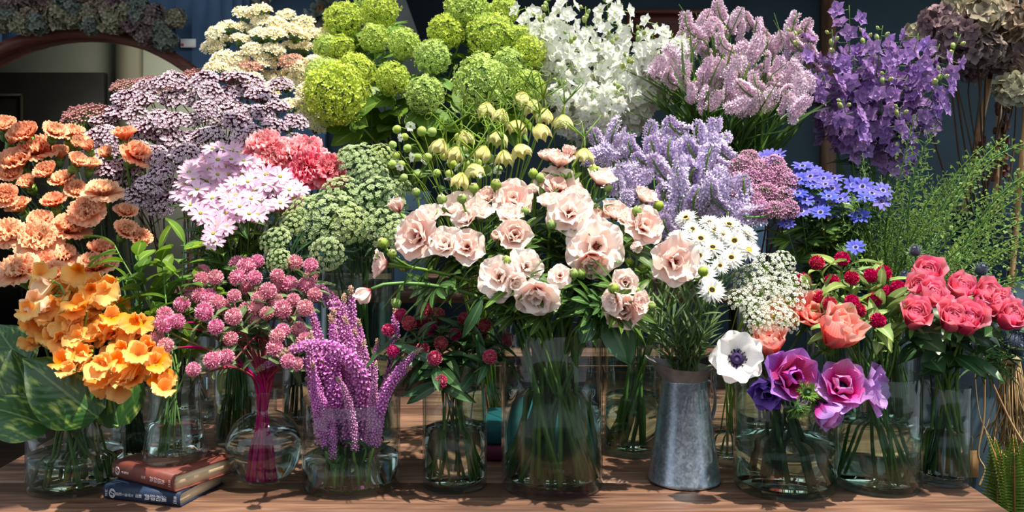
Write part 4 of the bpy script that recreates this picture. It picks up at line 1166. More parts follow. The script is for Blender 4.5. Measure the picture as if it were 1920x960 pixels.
# ---------------------------------------------------------------- books
PAPERM = plain_mat('book page edges', (196, 176, 142), 0.85, var=0.12, scale=3, stretch=(1, 1, 160))
def letter_mesh(o, txt, x, z, size, l, ink):
    cu = bpy.data.curves.new('lettering', 'FONT'); cu.body = txt; cu.size = size; cu.align_x = 'CENTER'; cu.align_y = 'CENTER'; cu.extrude = 0.0001
    tmp = bpy.data.objects.new('lettering', cu); COL.objects.link(tmp)
    bpy.context.view_layer.update()
    me = bpy.data.meshes.new_from_object(tmp.evaluated_get(bpy.context.evaluated_depsgraph_get()))
    bpy.data.objects.remove(tmp)
    me.materials.clear(); me.materials.append(ink)
    # the glyphs stand on the spine, their tops towards +X
    add_obj('lettering', me, o, tr(x, -l / 2 - 0.0074, z) @ rotx(PI / 2) @ rotz(-PI / 2))
def book(label, w, l, t, cover, loc, rz, letters, ink, band=None):
    """spine along local X at -Y; w: spine length, l: depth"""
    o = root_at('book', loc, label, 'book', 'old books on the table')
    o.rotation_euler = (0, 0, rz)
    c = 0.0022
    cov = MB()
    n = 8
    prof = []
    for i in range(n + 1):      # rounded spine, seen in the YZ plane
        a = -PI / 2 + PI * i / n
        prof.append((-l / 2 - 0.007 * math.cos(a), t / 2 + t / 2 * math.sin(a)))
    outer = [(l / 2, 0)] + prof + [(l / 2, t)]
    inner = [(l / 2, c)] + [(min(y + c, -l / 2 + 0.001), min(max(z, c), t - c)) for y, z in prof] + [(l / 2, t - c)]
    V2 = []
    for x in (-w / 2, w / 2):
        V2 += [(x, y, z) for y, z in outer] + [(x, y, z) for y, z in inner]
    m = len(outer); q = []
    for i in range(m - 1):
        q += [(i, i + 1, 2 * m + i + 1, 2 * m + i), (m + i + 1, m + i, 3 * m + i, 3 * m + i + 1), (i + 1, i, m + i, m + i + 1), (2 * m + i, 2 * m + i + 1, 3 * m + i + 1, 3 * m + i)]
    q += [(0, 2 * m, 3 * m, m), (m - 1, 2 * m - 1, 4 * m - 1, 3 * m - 1)]
    add_obj('cover', MB().raw(V2, q).mesh('book cover', cover, False), o)
    add_obj('page_block', MB().add(box(w - 0.006, l - 0.004, t - 2 * c, (0, -0.001, t / 2))).mesh('page block', PAPERM, False), o)
    for txt, x, z, size in letters: letter_mesh(o, txt, x, z, size, l, ink)
    return o
def emblem(o, l, x, z, s, ink):
    mb = tube([(s * 0.8 * math.cos(a), 0, s * math.sin(a)) for a in [2 * PI * i / 24 for i in range(25)]], s * 0.13, 4, cap=False)
    mb.add(tube([(s * 0.45 * math.cos(a), 0, s * 0.35 + s * 0.33 * math.sin(a)) for a in [0.2 + 4.3 * i / 10 for i in range(11)]], s * 0.13, 4))
    mb.add(tube([(-s * 0.45 * math.cos(a), 0, -s * 0.35 - s * 0.33 * math.sin(a)) for a in [0.2 + 4.3 * i / 10 for i in range(11)]], s * 0.13, 4))
    add_obj('emblem', mb.mesh('emblem', ink), o, tr(x, -l / 2 - 0.0071, z) @ sc((1, 0.12, 1)))
SILVER = plain_mat('silver foil', (205, 208, 212), 0.35, 0.3, 0.5)
PINKF = plain_mat('pale pink foil', (222, 190, 190), 0.4, 0.2, 0.5)
COVR = plain_mat('red brown cloth cover', (104, 54, 46), 0.55, var=0.15, scale=60, bump=0.1)
COVB = plain_mat('navy cloth cover', (26, 40, 62), 0.5, var=0.2, scale=60, bump=0.1)
def between(p0, p1): return math.atan2(p1.y - p0.y, p1.x - p0.x)
# navy book: spine from px (190,930) to (338,950); red one from (208,884) to (326,925)
# ground-plane corners at table height
def ground(px, py, z):
    d = F_PX * (CAM_Z - z) / (py - HORIZON)
    return at(px, py, d)
a0 = ground(193, 937, TABLE_Z); a1 = ground(336, 953, TABLE_Z)
W1 = (a1 - a0).length; r1 = between(a0, a1); L1 = 0.115
c1 = (a0 + a1) / 2 + Vector((-math.sin(r1), math.cos(r1), 0)) * (L1 / 2 + 0.007)
c1.z = TABLE_Z + 0.0005
b1 = book('navy blue old book lying lowermost under the red brown one', W1, L1, 0.0235, COVB, c1, r1,
          [('漢\n和\n辞\n典', W1 * 0.19, 0.0117, 0.0105), ('新\n版', -W1 * 0.03, 0.0117, 0.006)], SILVER)
emblem(b1, L1, -W1 * 0.375, 0.0117, 0.0068, SILVER)
ZR = TABLE_Z + 0.0245
a0 = ground(209, 896, ZR); a1 = ground(324, 925, ZR)
W2 = (a1 - a0).length; r2 = between(a0, a1); L2 = 0.118
c2 = (a0 + a1) / 2 + Vector((-math.sin(r2), math.cos(r2), 0)) * (L2 / 2 + 0.007)
c2.z = ZR
b2 = book('red brown old book lying between the navy book and the bell vase', W2, L2, 0.0280, COVR, c2, r2, [('古\n語\n辞\n典', W2 * 0.25, 0.014, 0.0092), ('新\n版', W2 * 0.03, 0.014, 0.005)], PINKF)
emblem(b2, L2, -W2 * 0.40, 0.014, 0.0062, PINKF)
letter_mesh(b1, '新訂', W1 * 0.445, 0.0117, 0.0062, L1, SILVER)
letter_mesh(b1, '文社', -W1 * 0.455, 0.0117, 0.0058, L1, SILVER)
letter_mesh(b1, '文\n学\n博\n士\n監\n修', -W1 * 0.215, 0.0117, 0.0058, L1, SILVER)
letter_mesh(b2, '新訂', W2 * 0.445, 0.014, 0.0058, L2, PINKF)
letter_mesh(b2, '文社', -W2 * 0.465, 0.014, 0.0045, L2, PINKF)
letter_mesh(b2, '文\n学\n博\n士', -W2 * 0.27, 0.014, 0.0045, L2, PINKF)
COVM = plain_mat('plum cloth cover', (92, 30, 56), 0.5, var=0.2, scale=60)
COVT = plain_mat('teal cloth cover', (18, 82, 86), 0.45, var=0.2, scale=60)
g0 = ground(905, 871, TABLE_Z)
book('plum coloured book lying under the teal book behind the ranunculus vase', 0.205, 0.14, 0.026, COVM, (at(1012, 0, 1.80).x, 1.81, TABLE_Z + 0.0005), 0.02, [], SILVER)
bt = book('teal book lying on the plum book behind the ranunculus vase', 0.205, 0.14, 0.035, COVT, (at(1012, 0, 1.80).x - 0.002, 1.815, TABLE_Z + 0.0275), -0.03, [], SILVER)

# ---------------------------------------------------------------- things on and by the back wall
tagp = at(353, 81, 3.385)
pt = root_at('price_tag', tagp, 'small white price tag with a red mark pinned on the blue wall', 'tag')
add_obj('card', MB().add(box(0.055, 0.003, 0.031, (0, 0, 0), 0.001)).mesh('tag card', plain_mat('white card', (252, 248, 242), 0.7), False), pt)
add_obj('red_mark', sphere(0.006, 10, 6).mesh('red dot', plain_mat('red print', (200, 90, 85), 0.6)), pt, tr(-0.021, -0.0016, -0.006) @ sc((1, 0.08, 1)))
sg = at(1255, 48, 3.87)
sgo = root_at('wooden_shelf', sg, 'red brown wooden wall box behind the white larkspur', 'shelf')
add_obj('back_panel', MB().add(box(0.33, 0.02, 0.10, (0, 0.02, 0), 0.003)).mesh('shelf back', TRIM, False), sgo)
add_obj('frame', MB().add(box(0.35, 0.05, 0.014, (0, 0, 0.055))).add(box(0.35, 0.05, 0.014, (0, 0, -0.055))).add(box(0.014, 0.05, 0.11, (-0.17, 0, 0))).add(box(0.014, 0.05, 0.11, (0.17, 0, 0))).mesh('shelf frame', TRIM, False), sgo)

wr = at(548, 8, 3.36)
wreath = root_at('dried_wreath', wr, 'dried grey brown wreath hanging on the blue wall above the cream statice', 'wreath')
rg = random.Random(5)
tw = MB(); wl = MB()
for s in range(7):
    tw.add(tube([(math.cos(a) * (0.115 + 0.02 * math.sin(3 * a + s)), rg.uniform(-.004, .004) + 0.01 * math.sin(2 * a + s), math.sin(a) * (0.115 + 0.02 * math.cos(2 * a + s))) for a in [2 * PI * i / 28 for i in range(29)]], 0.003, 4, cap=False))
lf = petal(L=0.05, W=0.02, a0=0.3, a1=-0.8, cup=0.1, tipw=0.05, nu=2, nv=3)
for i in range(240):
    a = rg.uniform(0, 6.28); r_ = rg.uniform(0.085, 0.15)
    wl.add(lf, tr(r_ * math.cos(a), rg.uniform(-.03, .0), r_ * math.sin(a)) @ frame_to((rg.uniform(-1, 1), -0.6, rg.uniform(-1, 1))) @ rotz(rg.uniform(0, 6)), rnd=rg.random())
add_obj('twig_ring', tw.mesh('twig ring', BROWN), wreath)
add_obj('leaves', wl.mesh('dry leaves', [DRYB]), wreath)['kind'] = 'stuff'

POLEM = wood_mat('bamboo pole', (120, 84, 50), (168, 124, 80), (196, 156, 110), 0.5, 'Z')
for lab, p0, p1, r_ in (('bamboo pole leaning upright right of the purple larkspur', (1820, 330, 2.62), (1864, 108, 2.62), 0.008),
                  ('darker bamboo pole just beside the leaning one, hung with dry seed heads', (1868, 340, 2.66), (1878, 95, 2.66), 0.007),
                  ('bamboo pole cut by the picture edge beside the wild green sprays', (1912, 340, 2.5), (1930, 130, 2.5), 0.008)):
    a_ = at(*p0); b_ = at(*p1); dd = (b_ - a_).normalized()
    base = a_ + dd * ((CAB_Z - a_.z) / dd.z)
    o = root_at('bamboo_pole', base, lab, 'pole', 'bamboo poles standing on the cabinet')
    pts = [Vector((0, 0, 0)).lerp(b_ - base, i / 14) for i in range(15)]
    add_obj('cane', tube(pts, [r_ * (1.12 if i % 3 == 0 else 0.97) for i in range(15)], 8).mesh('cane', POLEM), o)
    tie = MB(); rg = random.Random(int(p0[0]))
    for i in range(26 if 'seed' in lab else 6):
        p = Vector((0, 0, 0)).lerp(b_ - base, rg.uniform(0.45, 0.95)) + Vector((rg.uniform(-.02, .02), rg.uniform(-.03, -.005), 0))
        tie.add(sphere(0.008, 6, 4, 1.5, seed=i, amp=0.5), Matrix.Translation(p))
    add_obj('seed_head_sprays', tie.mesh('dry seed heads', petal_mat('dark seed', [(0, (60, 30, 25)), (1, (105, 55, 40))], tr=0)), o)['kind'] = 'stuff'

# raffia and fern at the table's end
RAF = petal_mat('raffia', [(0, (170, 140, 100)), (1, (205, 180, 140))], tr=0.15, val=0.25)
rp = at(1893, 690, 1.80)
raf = root_at('raffia_bundle', rp, 'hank of pale raffia hanging beyond the table corner', 'raffia')
rg = random.Random(8)
st_ = MB()
for i in range(110):
    x0_ = rg.uniform(-.022, .03); x1_ = x0_ * 1.4 + rg.uniform(-.03, .03); l_ = rg.uniform(0.12, 0.26)
    st_.add(tube([(x0_ * 0.4, rg.uniform(-.015, .015), 0.03), (x0_, rg.uniform(-.02, .02), -l_ * .4), ((x0_ + x1_) / 2 + rg.uniform(-.012, .012), rg.uniform(-.02, .02), -l_ * .7), (x1_, rg.uniform(-.02, .02), -l_)], 0.0013, 3), rnd=rg.random())
add_obj('strand', st_.mesh('raffia strands', RAF), raf)['kind'] = 'stuff'
add_obj('knot', sphere(0.016, 8, 6, 0.8, seed=2, amp=0.4).mesh('raffia knot', RAF), raf, tr(0.0, -0.005, 0.02))
add_obj('hook', tube([(0, 0.0, 0.03), (0, 0.05, 0.035), (0, 0.105, 0.03)], 0.003, 6).mesh('hook', BLACKM), raf)
rb = at(1845, 712, 1.79)
for lab, pts_ in (('long pale raffia strand trailing diagonally past the table corner', [(1826, 672), (1834, 765), (1850, 810), (1880, 850), (1925, 890)]),
                  ('short flat raffia ribbon ending with a bend above the table corner', [(1846, 672), (1845, 780), (1834, 850), (1846, 880), (1836, 912)]),
                  ('thick raffia tape crossing in front of the hank', [(1845, 684), (1880, 760), (1900, 800), (1925, 840)])):
    P = [at(x, y, 1.78) for x, y in pts_]
    o = root_at('raffia_strand', P[0], lab, 'raffia', 'loose raffia strands')
    fine = []
    for i in range(len(P) - 1):
        ta = (P[min(i + 1, len(P) - 1)] - P[max(i - 1, 0)]) * 0.5; tb = (P[min(i + 2, len(P) - 1)] - P[i]) * 0.5
        fine += hermite(P[i], ta, P[i + 1], tb, 6)[(1 if i else 0):]
    w_ = 0.0022 if 'ribbon' in lab or 'tape' in lab else 0.0011
    add_obj('strand', tube([p - P[0] for p in fine], w_, 5).mesh('raffia strand', RAF), o)
    add_obj('knot', sphere(w_ * 1.8, 6, 5).mesh('strand knot', RAF), o)
fb = at(1895, 1010, 1.74)
fo = root_at('fern', fb, 'green fern growing up beside the right end of the table', 'fern')
add_obj('pot', lathe([(0.0001, 0), (0.05, 0), (0.065, 0.09), (0.069, 0.09), (0.069, 0.1), (0.06, 0.1), (0.055, 0.08), (0.0001, 0.08)], 24).mesh('fern pot', plain_mat('terracotta', (150, 90, 62), 0.8)), fo, tr(0, 0, -0.1))
for i in range(15):
    a = rg.uniform(-1.2, 1.2); M = rotz(a) @ rotx(rg.uniform(-0.1, 0.45)) @ sc(rg.uniform(0.15, 0.27))
    q = rg.randrange(2)
    M = tr(rg.uniform(-.03, .03), rg.uniform(-.03, .03), -0.02) @ M
    f = add_obj('frond', FERN[q][1], fo, M)
    add_obj('rachis', FERN[q][0], f)
so = root_at('wooden_stool', (fb.x, fb.y, 0), 'low wooden stool carrying the fern pot', 'stool')
sh = fb.z - 0.1
add_obj('seat', MB().add(box(0.2, 0.2, 0.025, (0, 0, sh - 0.0125), 0.004)).mesh('stool seat', TWOOD2, False), so)
for x in (-.075, .075):
    for y in (-.075, .075): add_obj('leg', MB().add(box(0.025, 0.025, sh - 0.025, (x, y, (sh - 0.025) / 2))).mesh('stool leg', TWOOD2, False), so)
kt = at(1822, 870, 1.897)
kto = root_at('kraft_tag', kt, 'small brown kraft tag hanging on the blue cabinet', 'tag')
add_obj('card', MB().add(box(0.028, 0.003, 0.055, (0, 0, 0), 0.001)).mesh('kraft card', plain_mat('kraft card', (150, 116, 76), 0.8), False), kto)
add_obj('string', tube([(0, 0, 0.025), (0.002, 0.0, 0.05), (0, 0.012, 0.07)], 0.0008, 4).mesh('tag string', RAF), kto)
# ---------------------------------------------------------------- flowers: every stem is a thing of its own
RG = random.Random(2024)
U = RG.uniform
ORD = 'zeroth first second third fourth fifth sixth seventh eighth ninth tenth eleventh twelfth thirteenth fourteenth fifteenth sixteenth seventeenth eighteenth nineteenth twentieth'.split()
def ordinal(n):
    return ORD[n] if n < len(ORD) else 'twenty-' + ORD[n - 20] if n < 30 else f'number {n}'
ROWS = {1: [''], 2: ['upper', 'lower'], 3: ['top', 'middle', 'bottom'], 4: ['top', 'second', 'third', 'bottom'], 5: ['top', 'second', 'third', 'fourth', 'bottom'],
        6: ['top', 'second', 'third', 'fourth', 'fifth', 'bottom'], 7: ['top', 'second', 'third', 'fourth', 'fifth', 'sixth', 'bottom']}

def label_bunch(members, where):
    """members: (root, look, px, py): the label tells row and place within its bunch"""
    n = len(members)
    if n == 1:
        members[0][0]['label'] = f'{members[0][1]} {where}'
        return
    k = min(7, max(1, round(math.sqrt(n) * 0.85))) if n > 3 else 1
    ms = sorted(members, key=lambda m: m[3])
    per = math.ceil(n / k)
    rows = [ms[i:i + per] for i in range(0, n, per)]
    for ri, row in enumerate(rows):
        nm = ROWS[len(rows)][ri]
        row.sort(key=lambda m: m[2])
        for j, (o, look, x, y) in enumerate(row):
            if j == 0: pos = 'first from left'
            elif j == len(row) - 1 and len(row) > 1: pos = 'rightmost'
            else: pos = f'{ordinal(j + 1)} from left'
            o['label'] = f'{look}, {pos}' + (f' in {nm} row' if nm else '') + f' {where}'

CAMP = Vector((0, 0, CAM_Z))
def stem_points(V, head, face, spread=0.8, jitter=0.4, tang=0.45, n=8, cross=0.6, lean=None):
    """from the vase floor through its mouth to the flower"""
    cx, cy_, z0, h, r, rb = V['x'], V['y'], V['z'], V['h'], V['r'], V['rb']
    dx, dy = head.x - cx, head.y - cy_
    dist = math.hypot(dx, dy) + 1e-6
    ux, uy = dx / dist, dy / dist
    f = min(1, dist / 0.16)
    jr = lambda q: q * math.sqrt(RG.random())
    a1, a2 = U(0, 6.28), U(0, 6.28)
    q1 = r * (spread - jitter) * f; j1 = jr(r * jitter)
    rim = Vector((cx + ux * q1 + j1 * math.cos(a1), cy_ + uy * q1 + j1 * math.sin(a1), z0 + h))
    # stems lean round in a loose spiral to the far side of the floor
    q0 = rb * 0.78 * math.sqrt(U(0.15, 1.0)); a0 = math.atan2(uy, ux) + 2.2 + U(-1.3, 1.3) + (cross - 0.6)
    if f < 0.35: a0 = a2
    base = Vector((cx + q0 * math.cos(a0), cy_ + q0 * math.sin(a0), z0 + V['base'] + U(0.003, 0.014)))
    L = (head - rim).length
    t0 = (rim - base).normalized() * L * 0.8
    pts = [base, base.lerp(rim, 0.5)] + hermite(rim, t0, head, face * L * tang, n)
    return base, pts

def put_leaf(root, mesh, p, outdir, up, size, name='leaf'):
    y = outdir.normalized()
    x = y.cross(up)
    if x.length < 1e-3: x = Vector((1, 0, 0))
    x.normalize(); z = x.cross(y)
    M = Matrix(((x.x, y.x, z.x, p.x), (x.y, y.y, z.y, p.y), (x.z, y.z, z.z, p.z), (0, 0, 0, 1))) @ sc(size)
    return add_obj(name, mesh, root, M)

def along(pts, t):
    k = t * (len(pts) - 1); i = min(len(pts) - 2, int(k)); f = k - i
    return pts[i].lerp(pts[i + 1], f), (pts[i + 1] - pts[i]).normalized()

def grow(name, cat, group, V, heads, smat=GREEN, sr=0.0022, leaves=None, nleaf=0, lsize=(0.04, 0.06), lt=(0.55, 0.9), branch=0.6, droop=0.0, lname='leaf', pts=None, spread=0.8, tang=0.45, upness=0.5, cross=0.6, taper=0.75):
    """heads: (centre, face, spec, scale, roll, part centre height)"""
    c0, f0, *_ = heads[0]
    o0 = c0 - f0 * heads[0][3] * heads[0][5]
    if pts is None: base, pts = stem_points(V, o0, f0, spread, tang=tang, cross=cross)
    else: base = pts[0]
    root = root_at(name, base, None, cat, group)
    P = [p - base for p in pts]
    mb = tube(P, [sr * (1 - (1 - taper) * i / (len(P) - 1)) for i in range(len(P))], 5)
    n = len(P)
    for h in heads[1:]:
        o1 = h[0] - h[1] * h[3] * h[5] - base
        s, d = along(P, branch + U(-0.08, 0.08))
        L = (o1 - s).length
        mb.add(tube(hermite(s, d * L * 0.8, o1, h[1] * L * 0.5, 5), sr * 0.6, 4), rnd=0.5)
    add_obj('stem', mb.mesh('stem', smat), root)
    for (c, f, spec, s, roll, ch) in heads:
        o1 = c - f * s * ch - base
        put(root, spec, Matrix.Translation(o1) @ frame_to(f, roll) @ sc(s))
    for i in range(nleaf):
        t = lt[0] + (lt[1] - lt[0]) * (i + U(0.1, 0.9)) / nleaf
        p, d = along(P, t)
        a = U(0, 6.28)
        side = Vector((math.cos(a), math.sin(a) * 0.8 - 0.25, 0)); side = (side - d * side.dot(d)).normalized()
        od = (side + d * upness + Vector((0, 0, -droop))).normalized()
        put_leaf(root, RG.choice(leaves), p, od, (d + Vector((0, -0.4, 0.3))).normalized(), U(*lsize), lname)
    return root

def facing(c, V, kc=0.6, ks=0.6, ku=0.2, j=0.25):
    s = (c - Vector((V['x'], V['y'], V['z'] + V['h']))).normalized()
    v = s * ks + (CAMP - c).normalized() * kc + Vector((0, 0, ku)) + Vector((U(-j, j), U(-j, j), U(-j, j)))
    return v.normalized()

CH = dict(carn_o=.55, carn_s=.6, carn_b=.6, coral_o=.55, pea=.4, pea_cream=.4, vib=.42, ran_o=.2, ran_s=.3, ran_b=.3, ran_bud=.45, star=.05, blue=.05, paper=.08, paper_y=.08,
          gom_p=.5, gom_r=.5, gom_d=.5, rose=.4, frit=.5, sil=.5, silb=.5, ery=.4, ane_w=.15, ane_p=.25, ane_b=.3, ane_l=.25, ane_c=.4, ane_open=.1, poppy=.45, poppy_o=.3, hyd=.45, hydb=.45,
          lim=.3, cream=.35, salmon=.35, mauve=.4, sedum=.3, ammi=.2, lace=.2)
def HD(key, c, f, s, roll=None):
    return (c, f, RG.choice(H[key]), s, U(0, 6.28) if roll is None else roll, CH.get(key, 0.3))

def inside(poly, x, y):
    r = False; j = len(poly) - 1
    for i in range(len(poly)):
        xi, yi = poly[i]; xj, yj = poly[j]
        if (yi > y) != (yj > y) and x < (xj - xi) * (y - yi) / (yj - yi) + xi: r = not r
        j = i
    return r
def scatter(poly, n, dmin, tries=4000):
    xs = [p[0] for p in poly]; ys = [p[1] for p in poly]; out = []
    for _ in range(tries):
        if len(out) >= n: break
        x, y = U(min(xs), max(xs)), U(min(ys), max(ys))
        if inside(poly, x, y) and all((x - a) ** 2 + (y - b) ** 2 > dmin * dmin for a, b in out): out.append((x, y))
    return out

def bunch(items, V, depth, name, cat, group, where, looks, default, fkw=None, **gk):
    """items: (px, py, size px[, key]); one stem with one flower each"""
    mem = []
    for it in items:
        px, py, s = it[:3]; key = it[3] if len(it) > 3 else default
        d = depth(px, py)
        c = at(px, py, d)
        f = it[4] if len(it) > 4 else facing(c, V, **(fkw or {}))
        if not isinstance(f, Vector): f = Vector(f).normalized()
        o = grow(name, cat, group, V, [HD(key, c, f, s * d / F_PX * (1.14 if key[:5] == 'carn_' else 1))], **gk)
        mem.append((o, looks[key] if isinstance(looks, dict) else looks, px, py))
    label_bunch(mem, where)
    return mem
T = lambda pts, x0, y0, k: [(x0 + p[0] / k, y0 + p[1] / k, *p[2:]) for p in pts]

# peach carnations -----------------------------------------------------------
V = VASE['carn']
CARN = [(7, 236, 52, 'carn_s'), (22, 262, 40, 'carn_b'), (46, 252, 62, 'carn_s'), (72, 282, 76, 'carn_o'), (32, 304, 72, 'carn_s'), (103, 247, 48, 'carn_s'), (134, 252, 56, 'carn_o'), (113, 288, 42, 'carn_b'),
        (145, 270, 38, 'carn_b'), (166, 276, 34, 'carn_b'), (145, 303, 46, 'carn_s'), (170, 308, 42, 'carn_s'), (200, 288, 38, 'carn_b'), (234, 254, 52, 'carn_s'), (255, 290, 60, 'carn_o'),
        (87, 322, 48, 'carn_s'), (52, 344, 46, 'carn_b'), (101, 378, 48, 'carn_s'), (118, 338, 50, 'carn_s'), (143, 357, 46, 'carn_s'), (192, 360, 66, 'carn_o'), (164, 396, 64, 'carn_o'), (129, 430, 70, 'carn_o'),
        (9, 368, 50, 'carn_s'), (37, 388, 50, 'carn_s'), (15, 438, 66, 'carn_o'), (72, 450, 80, 'carn_o'), (76, 415, 54, 'carn_s'), (116, 480, 58, 'carn_o'), (80, 492, 54, 'carn_s'), (38, 508, 76, 'carn_o'), (101, 512, 54, 'carn_s'),
        (180, 500, 72, 'carn_o'), (236, 432, 50, 'carn_s'), (263, 446, 44, 'carn_s'), (236, 398, 46, 'carn_s'), (190, 468, 52, 'carn_s'), (20, 325, 44, 'carn_s')]
LK = dict(carn_o='wide open peach carnation', carn_s='half open peach carnation', carn_b='tight peach carnation bud')
bunch(CARN, V, lambda x, y: 1.86 + (420 - y) * 0.0008 + U(-.05, .03), 'carnation', 'flower', 'peach carnations', 'of the carnations', LK, 'carn_o', dict(kc=0.75, ks=0.45, ku=0.35, j=0.35), smat=DGREEN, sr=0.0024, leaves=STRAP, nleaf=2, lsize=(0.06, 0.1), upness=1.0, droop=0.2)

# coral carnations
bunch([(496, 275, 92, 'coral_o', (-.2, -.5, .8)), (512, 300, 88, 'coral_o', (0, -.9, .45)), (572, 287, 92, 'coral_o', (.1, -.55, .8)), (578, 318, 92, 'coral_o', (.05, -.95, .3)), (618, 320, 78, 'coral_o', (.5, -.8, .4)), (548, 292, 80, 'coral_o', (0, -.6, .8)), (540, 378, 60, 'coral_o', (0, -.8, .2))],
      VASE['coral'], lambda x, y: 1.92 + (320 - y) * 0.001, 'carnation', 'flower', 'coral red carnations', 'behind the pale pink star flowers', 'large coral red carnation', 'coral_o', smat=DGREEN, sr=0.0026)

# orange sweet peas: four or five blossoms on every stem
V = VASE['pea']
mem = []
for i, (x, y) in enumerate([(58, 566), (100, 538), (150, 540), (188, 562), (72, 610), (118, 592), (160, 602), (98, 640), (204, 612), (150, 640), (228, 648), (175, 684), (240, 684), (205, 702), (282, 662), (290, 696), (130, 560), (196, 545), (246, 620), (140, 665)]):
    d = 1.54 + (620 - y) * 0.0011 + U(-.03, .03)
    hs = []
    nb = 5
    for k in range(nb):
        c = at(x + U(-26, 26), y + (k - 2) * 13 + U(-9, 9), d + U(-.03, .03))
        f = (Vector((U(-.6, .6), -0.7, U(-.1, .7)))).normalized()
        key = 'pea_cream' if (i == 0 and k < 3) else 'pea'
        hs.append((c, f, RG.choice(H[key]), 70 * d / F_PX * U(0.85, 1.1), U(-.6, .6) + PI, .4))
    o = grow('sweet_pea', 'flower', 'orange sweet peas', V, hs, smat=GREEN, sr=0.0023, branch=0.86, cross=0.7)
    mem.append((o, 'cream tipped orange sweet pea stem' if i == 0 else 'orange sweet pea stem', x, y))
label_bunch(mem, 'of the sweet peas')
# bare extra stems in that water belong to the peas above
# variegated leaves
for lab, bx, by, bd, tx, ty, td, up, seed, sz in (
        ('largest variegated leaf hanging over the front of the wide vase', 182, 782, 1.50, 36, 668, 1.49, (0.25, -1, 0.35), 0, 1.0),
        ('variegated leaf cut by the picture edge, reaching out low beside the vase', 92, 800, 1.52, -70, 742, 1.5, (0.1, -0.6, 0.8), 1, 0.95),
        ('upright glossy leaf folded behind the largest variegated leaf', 64, 770, 1.56, 22, 635, 1.58, (0.9, -0.8, 0.1), 2, 0.9),
        ('dark glossy leaf curled over the rim under the orange sweet peas', 222, 800, 1.54, 196, 640, 1.56, (0.1, -1, 0.1), 1, 1.0),
        ('pale green leaf low behind the sweet peas at the picture edge', 50, 690, 1.62, -25, 590, 1.66, (0.2, -1, 0.4), 2, 0.9)):
    b_ = at(bx, by, bd); t_ = at(tx, ty, td)
    base, pts = stem_points(V, b_, (t_ - b_).normalized(), 0.7, tang=0.2)
    o = root_at('variegated_leaf', base, lab, 'leaf', 'big variegated leaves in the sweet pea vase')
    add_obj('stem', tube([p - base for p in pts], 0.003, 6).mesh('stem', GREEN), o)
    put_leaf(o, POTHOS[seed], b_ - base, t_ - b_, Vector(up), (t_ - b_).length * sz, 'blade')

# green leafy sprays standing in the bell vase on the books
V = VASE['bell']
mem = []
for x, y in [(215, 460), (258, 480), (300, 470), (335, 520), (285, 545), (235, 520), (315, 590), (345, 455), (268, 610), (372, 545), (330, 640), (300, 520), (360, 600)]:
    d = 1.68 + U(-.04, .05)
    c = at(x, y, d); f = Vector((U(-.4, .4), U(-.4, 0), 1)).normalized()
    base, pts = stem_points(V, c, f)
    o = grow('leafy_spray', 'foliage', 'green leafy sprays in the bell vase', V, [(c, f, [('leaf', RG.choice(OVATE), rotx(0.9), [])], 0.055, U(0, 6), 0)], smat=GREEN, sr=0.0016, leaves=OVATE, nleaf=9, lsize=(0.04, 0.068), lt=(0.5, 0.98), pts=pts, upness=0.35, droop=0.25)
    mem.append((o, 'fresh green leafy spray', x, y))
label_bunch(mem, 'above the bell vase')

# limonium, sedum, cream statice ------------------------------------------------
V = VASE['lim']
def sprays(pts, per, V, key, depth, size, name, group, where, look, smat, sr, up=0.9, kc=0.25, branch=0.75, extra=None, **gk):
    """groups neighbouring flower clusters onto shared stems"""
    left = list(pts); mem = []
    left.sort(key=lambda p: p[0])
    while left:
        p0 = left.pop(0)
        left.sort(key=lambda q: (q[0] - p0[0]) ** 2 + (q[1] - p0[1]) ** 2)
        take = [p0] + left[:per - 1]; left = left[per - 1:]
        take.sort(key=lambda q: q[1])
        hs = []
        for x, y in take:
            d = depth(x, y); c = at(x, y, d)
            s = size * U(0.85, 1.15) * d / F_PX
            f = facing(c, V, kc=kc, ks=0.5, ku=up, j=0.45)
            hs.append(HD(extra[0] if extra and RG.random() < extra[1] else key, c, f, s))
        o = grow(name, 'flower', group, V, hs, smat=smat, sr=sr, branch=branch, **gk)
        mem.append((o, look, sum(q[0] for q in take) / len(take), sum(q[1] for q in take) / len(take)))
        left.sort(key=lambda p: p[0])
    label_bunch(mem, where)

sprays(scatter([(170, 255), (205, 205), (240, 180), (300, 155), (420, 148), (530, 158), (572, 215), (575, 285), (480, 262), (425, 290), (345, 295), (325, 390), (270, 385), (215, 350), (168, 300)], 62, 24), 4, V, 'lim',
       lambda x, y: 2.08 + (250 - y) * 0.0012 + U(-.05, .05), 52, 'limonium', 'dusky limonium bunch', 'of the limonium', 'dusky limonium with lilac bobbles', MAROON, 0.0018, 0.65, 0.65, 0.72)
for p, s in (((240, 170), 66), ((283, 160), 64), ((312, 172), 56), ((165, 218), 84), ((370, 140), 60), ((255, 195), 56)): pass
bunch([(240, 165, 66), (285, 160, 66), (318, 172, 56), (160, 218, 88), (195, 232, 50), (372, 143, 60), (250, 192, 52)], VASE['sedum'], lambda x, y: 2.45 + U(-.05, .05), 'sedum', 'flower', 'dusty pink flat heads', 'behind the limonium', 'dusty pink flat flower head', 'sedum', dict(kc=.3, ks=.3, ku=.9, j=.1), smat=GREEN, sr=0.002)
sprays(scatter([(392, 110), (402, 62), (448, 22), (515, 22), (560, 45), (612, 62), (608, 130), (580, 165), (570, 215), (600, 245), (560, 215), (500, 165), (445, 140), (400, 140)], 58, 21), 4, VASE['cream'], 'cream',
       lambda x, y: 2.42 + (120 - y) * 0.001 + U(-.05, .05), 44, 'statice', 'cream statice bunch', 'of the cream statice', 'papery cream statice stem', GREEN, 0.002, 0.8, 0.45, 0.75, ('salmon', 0.03))

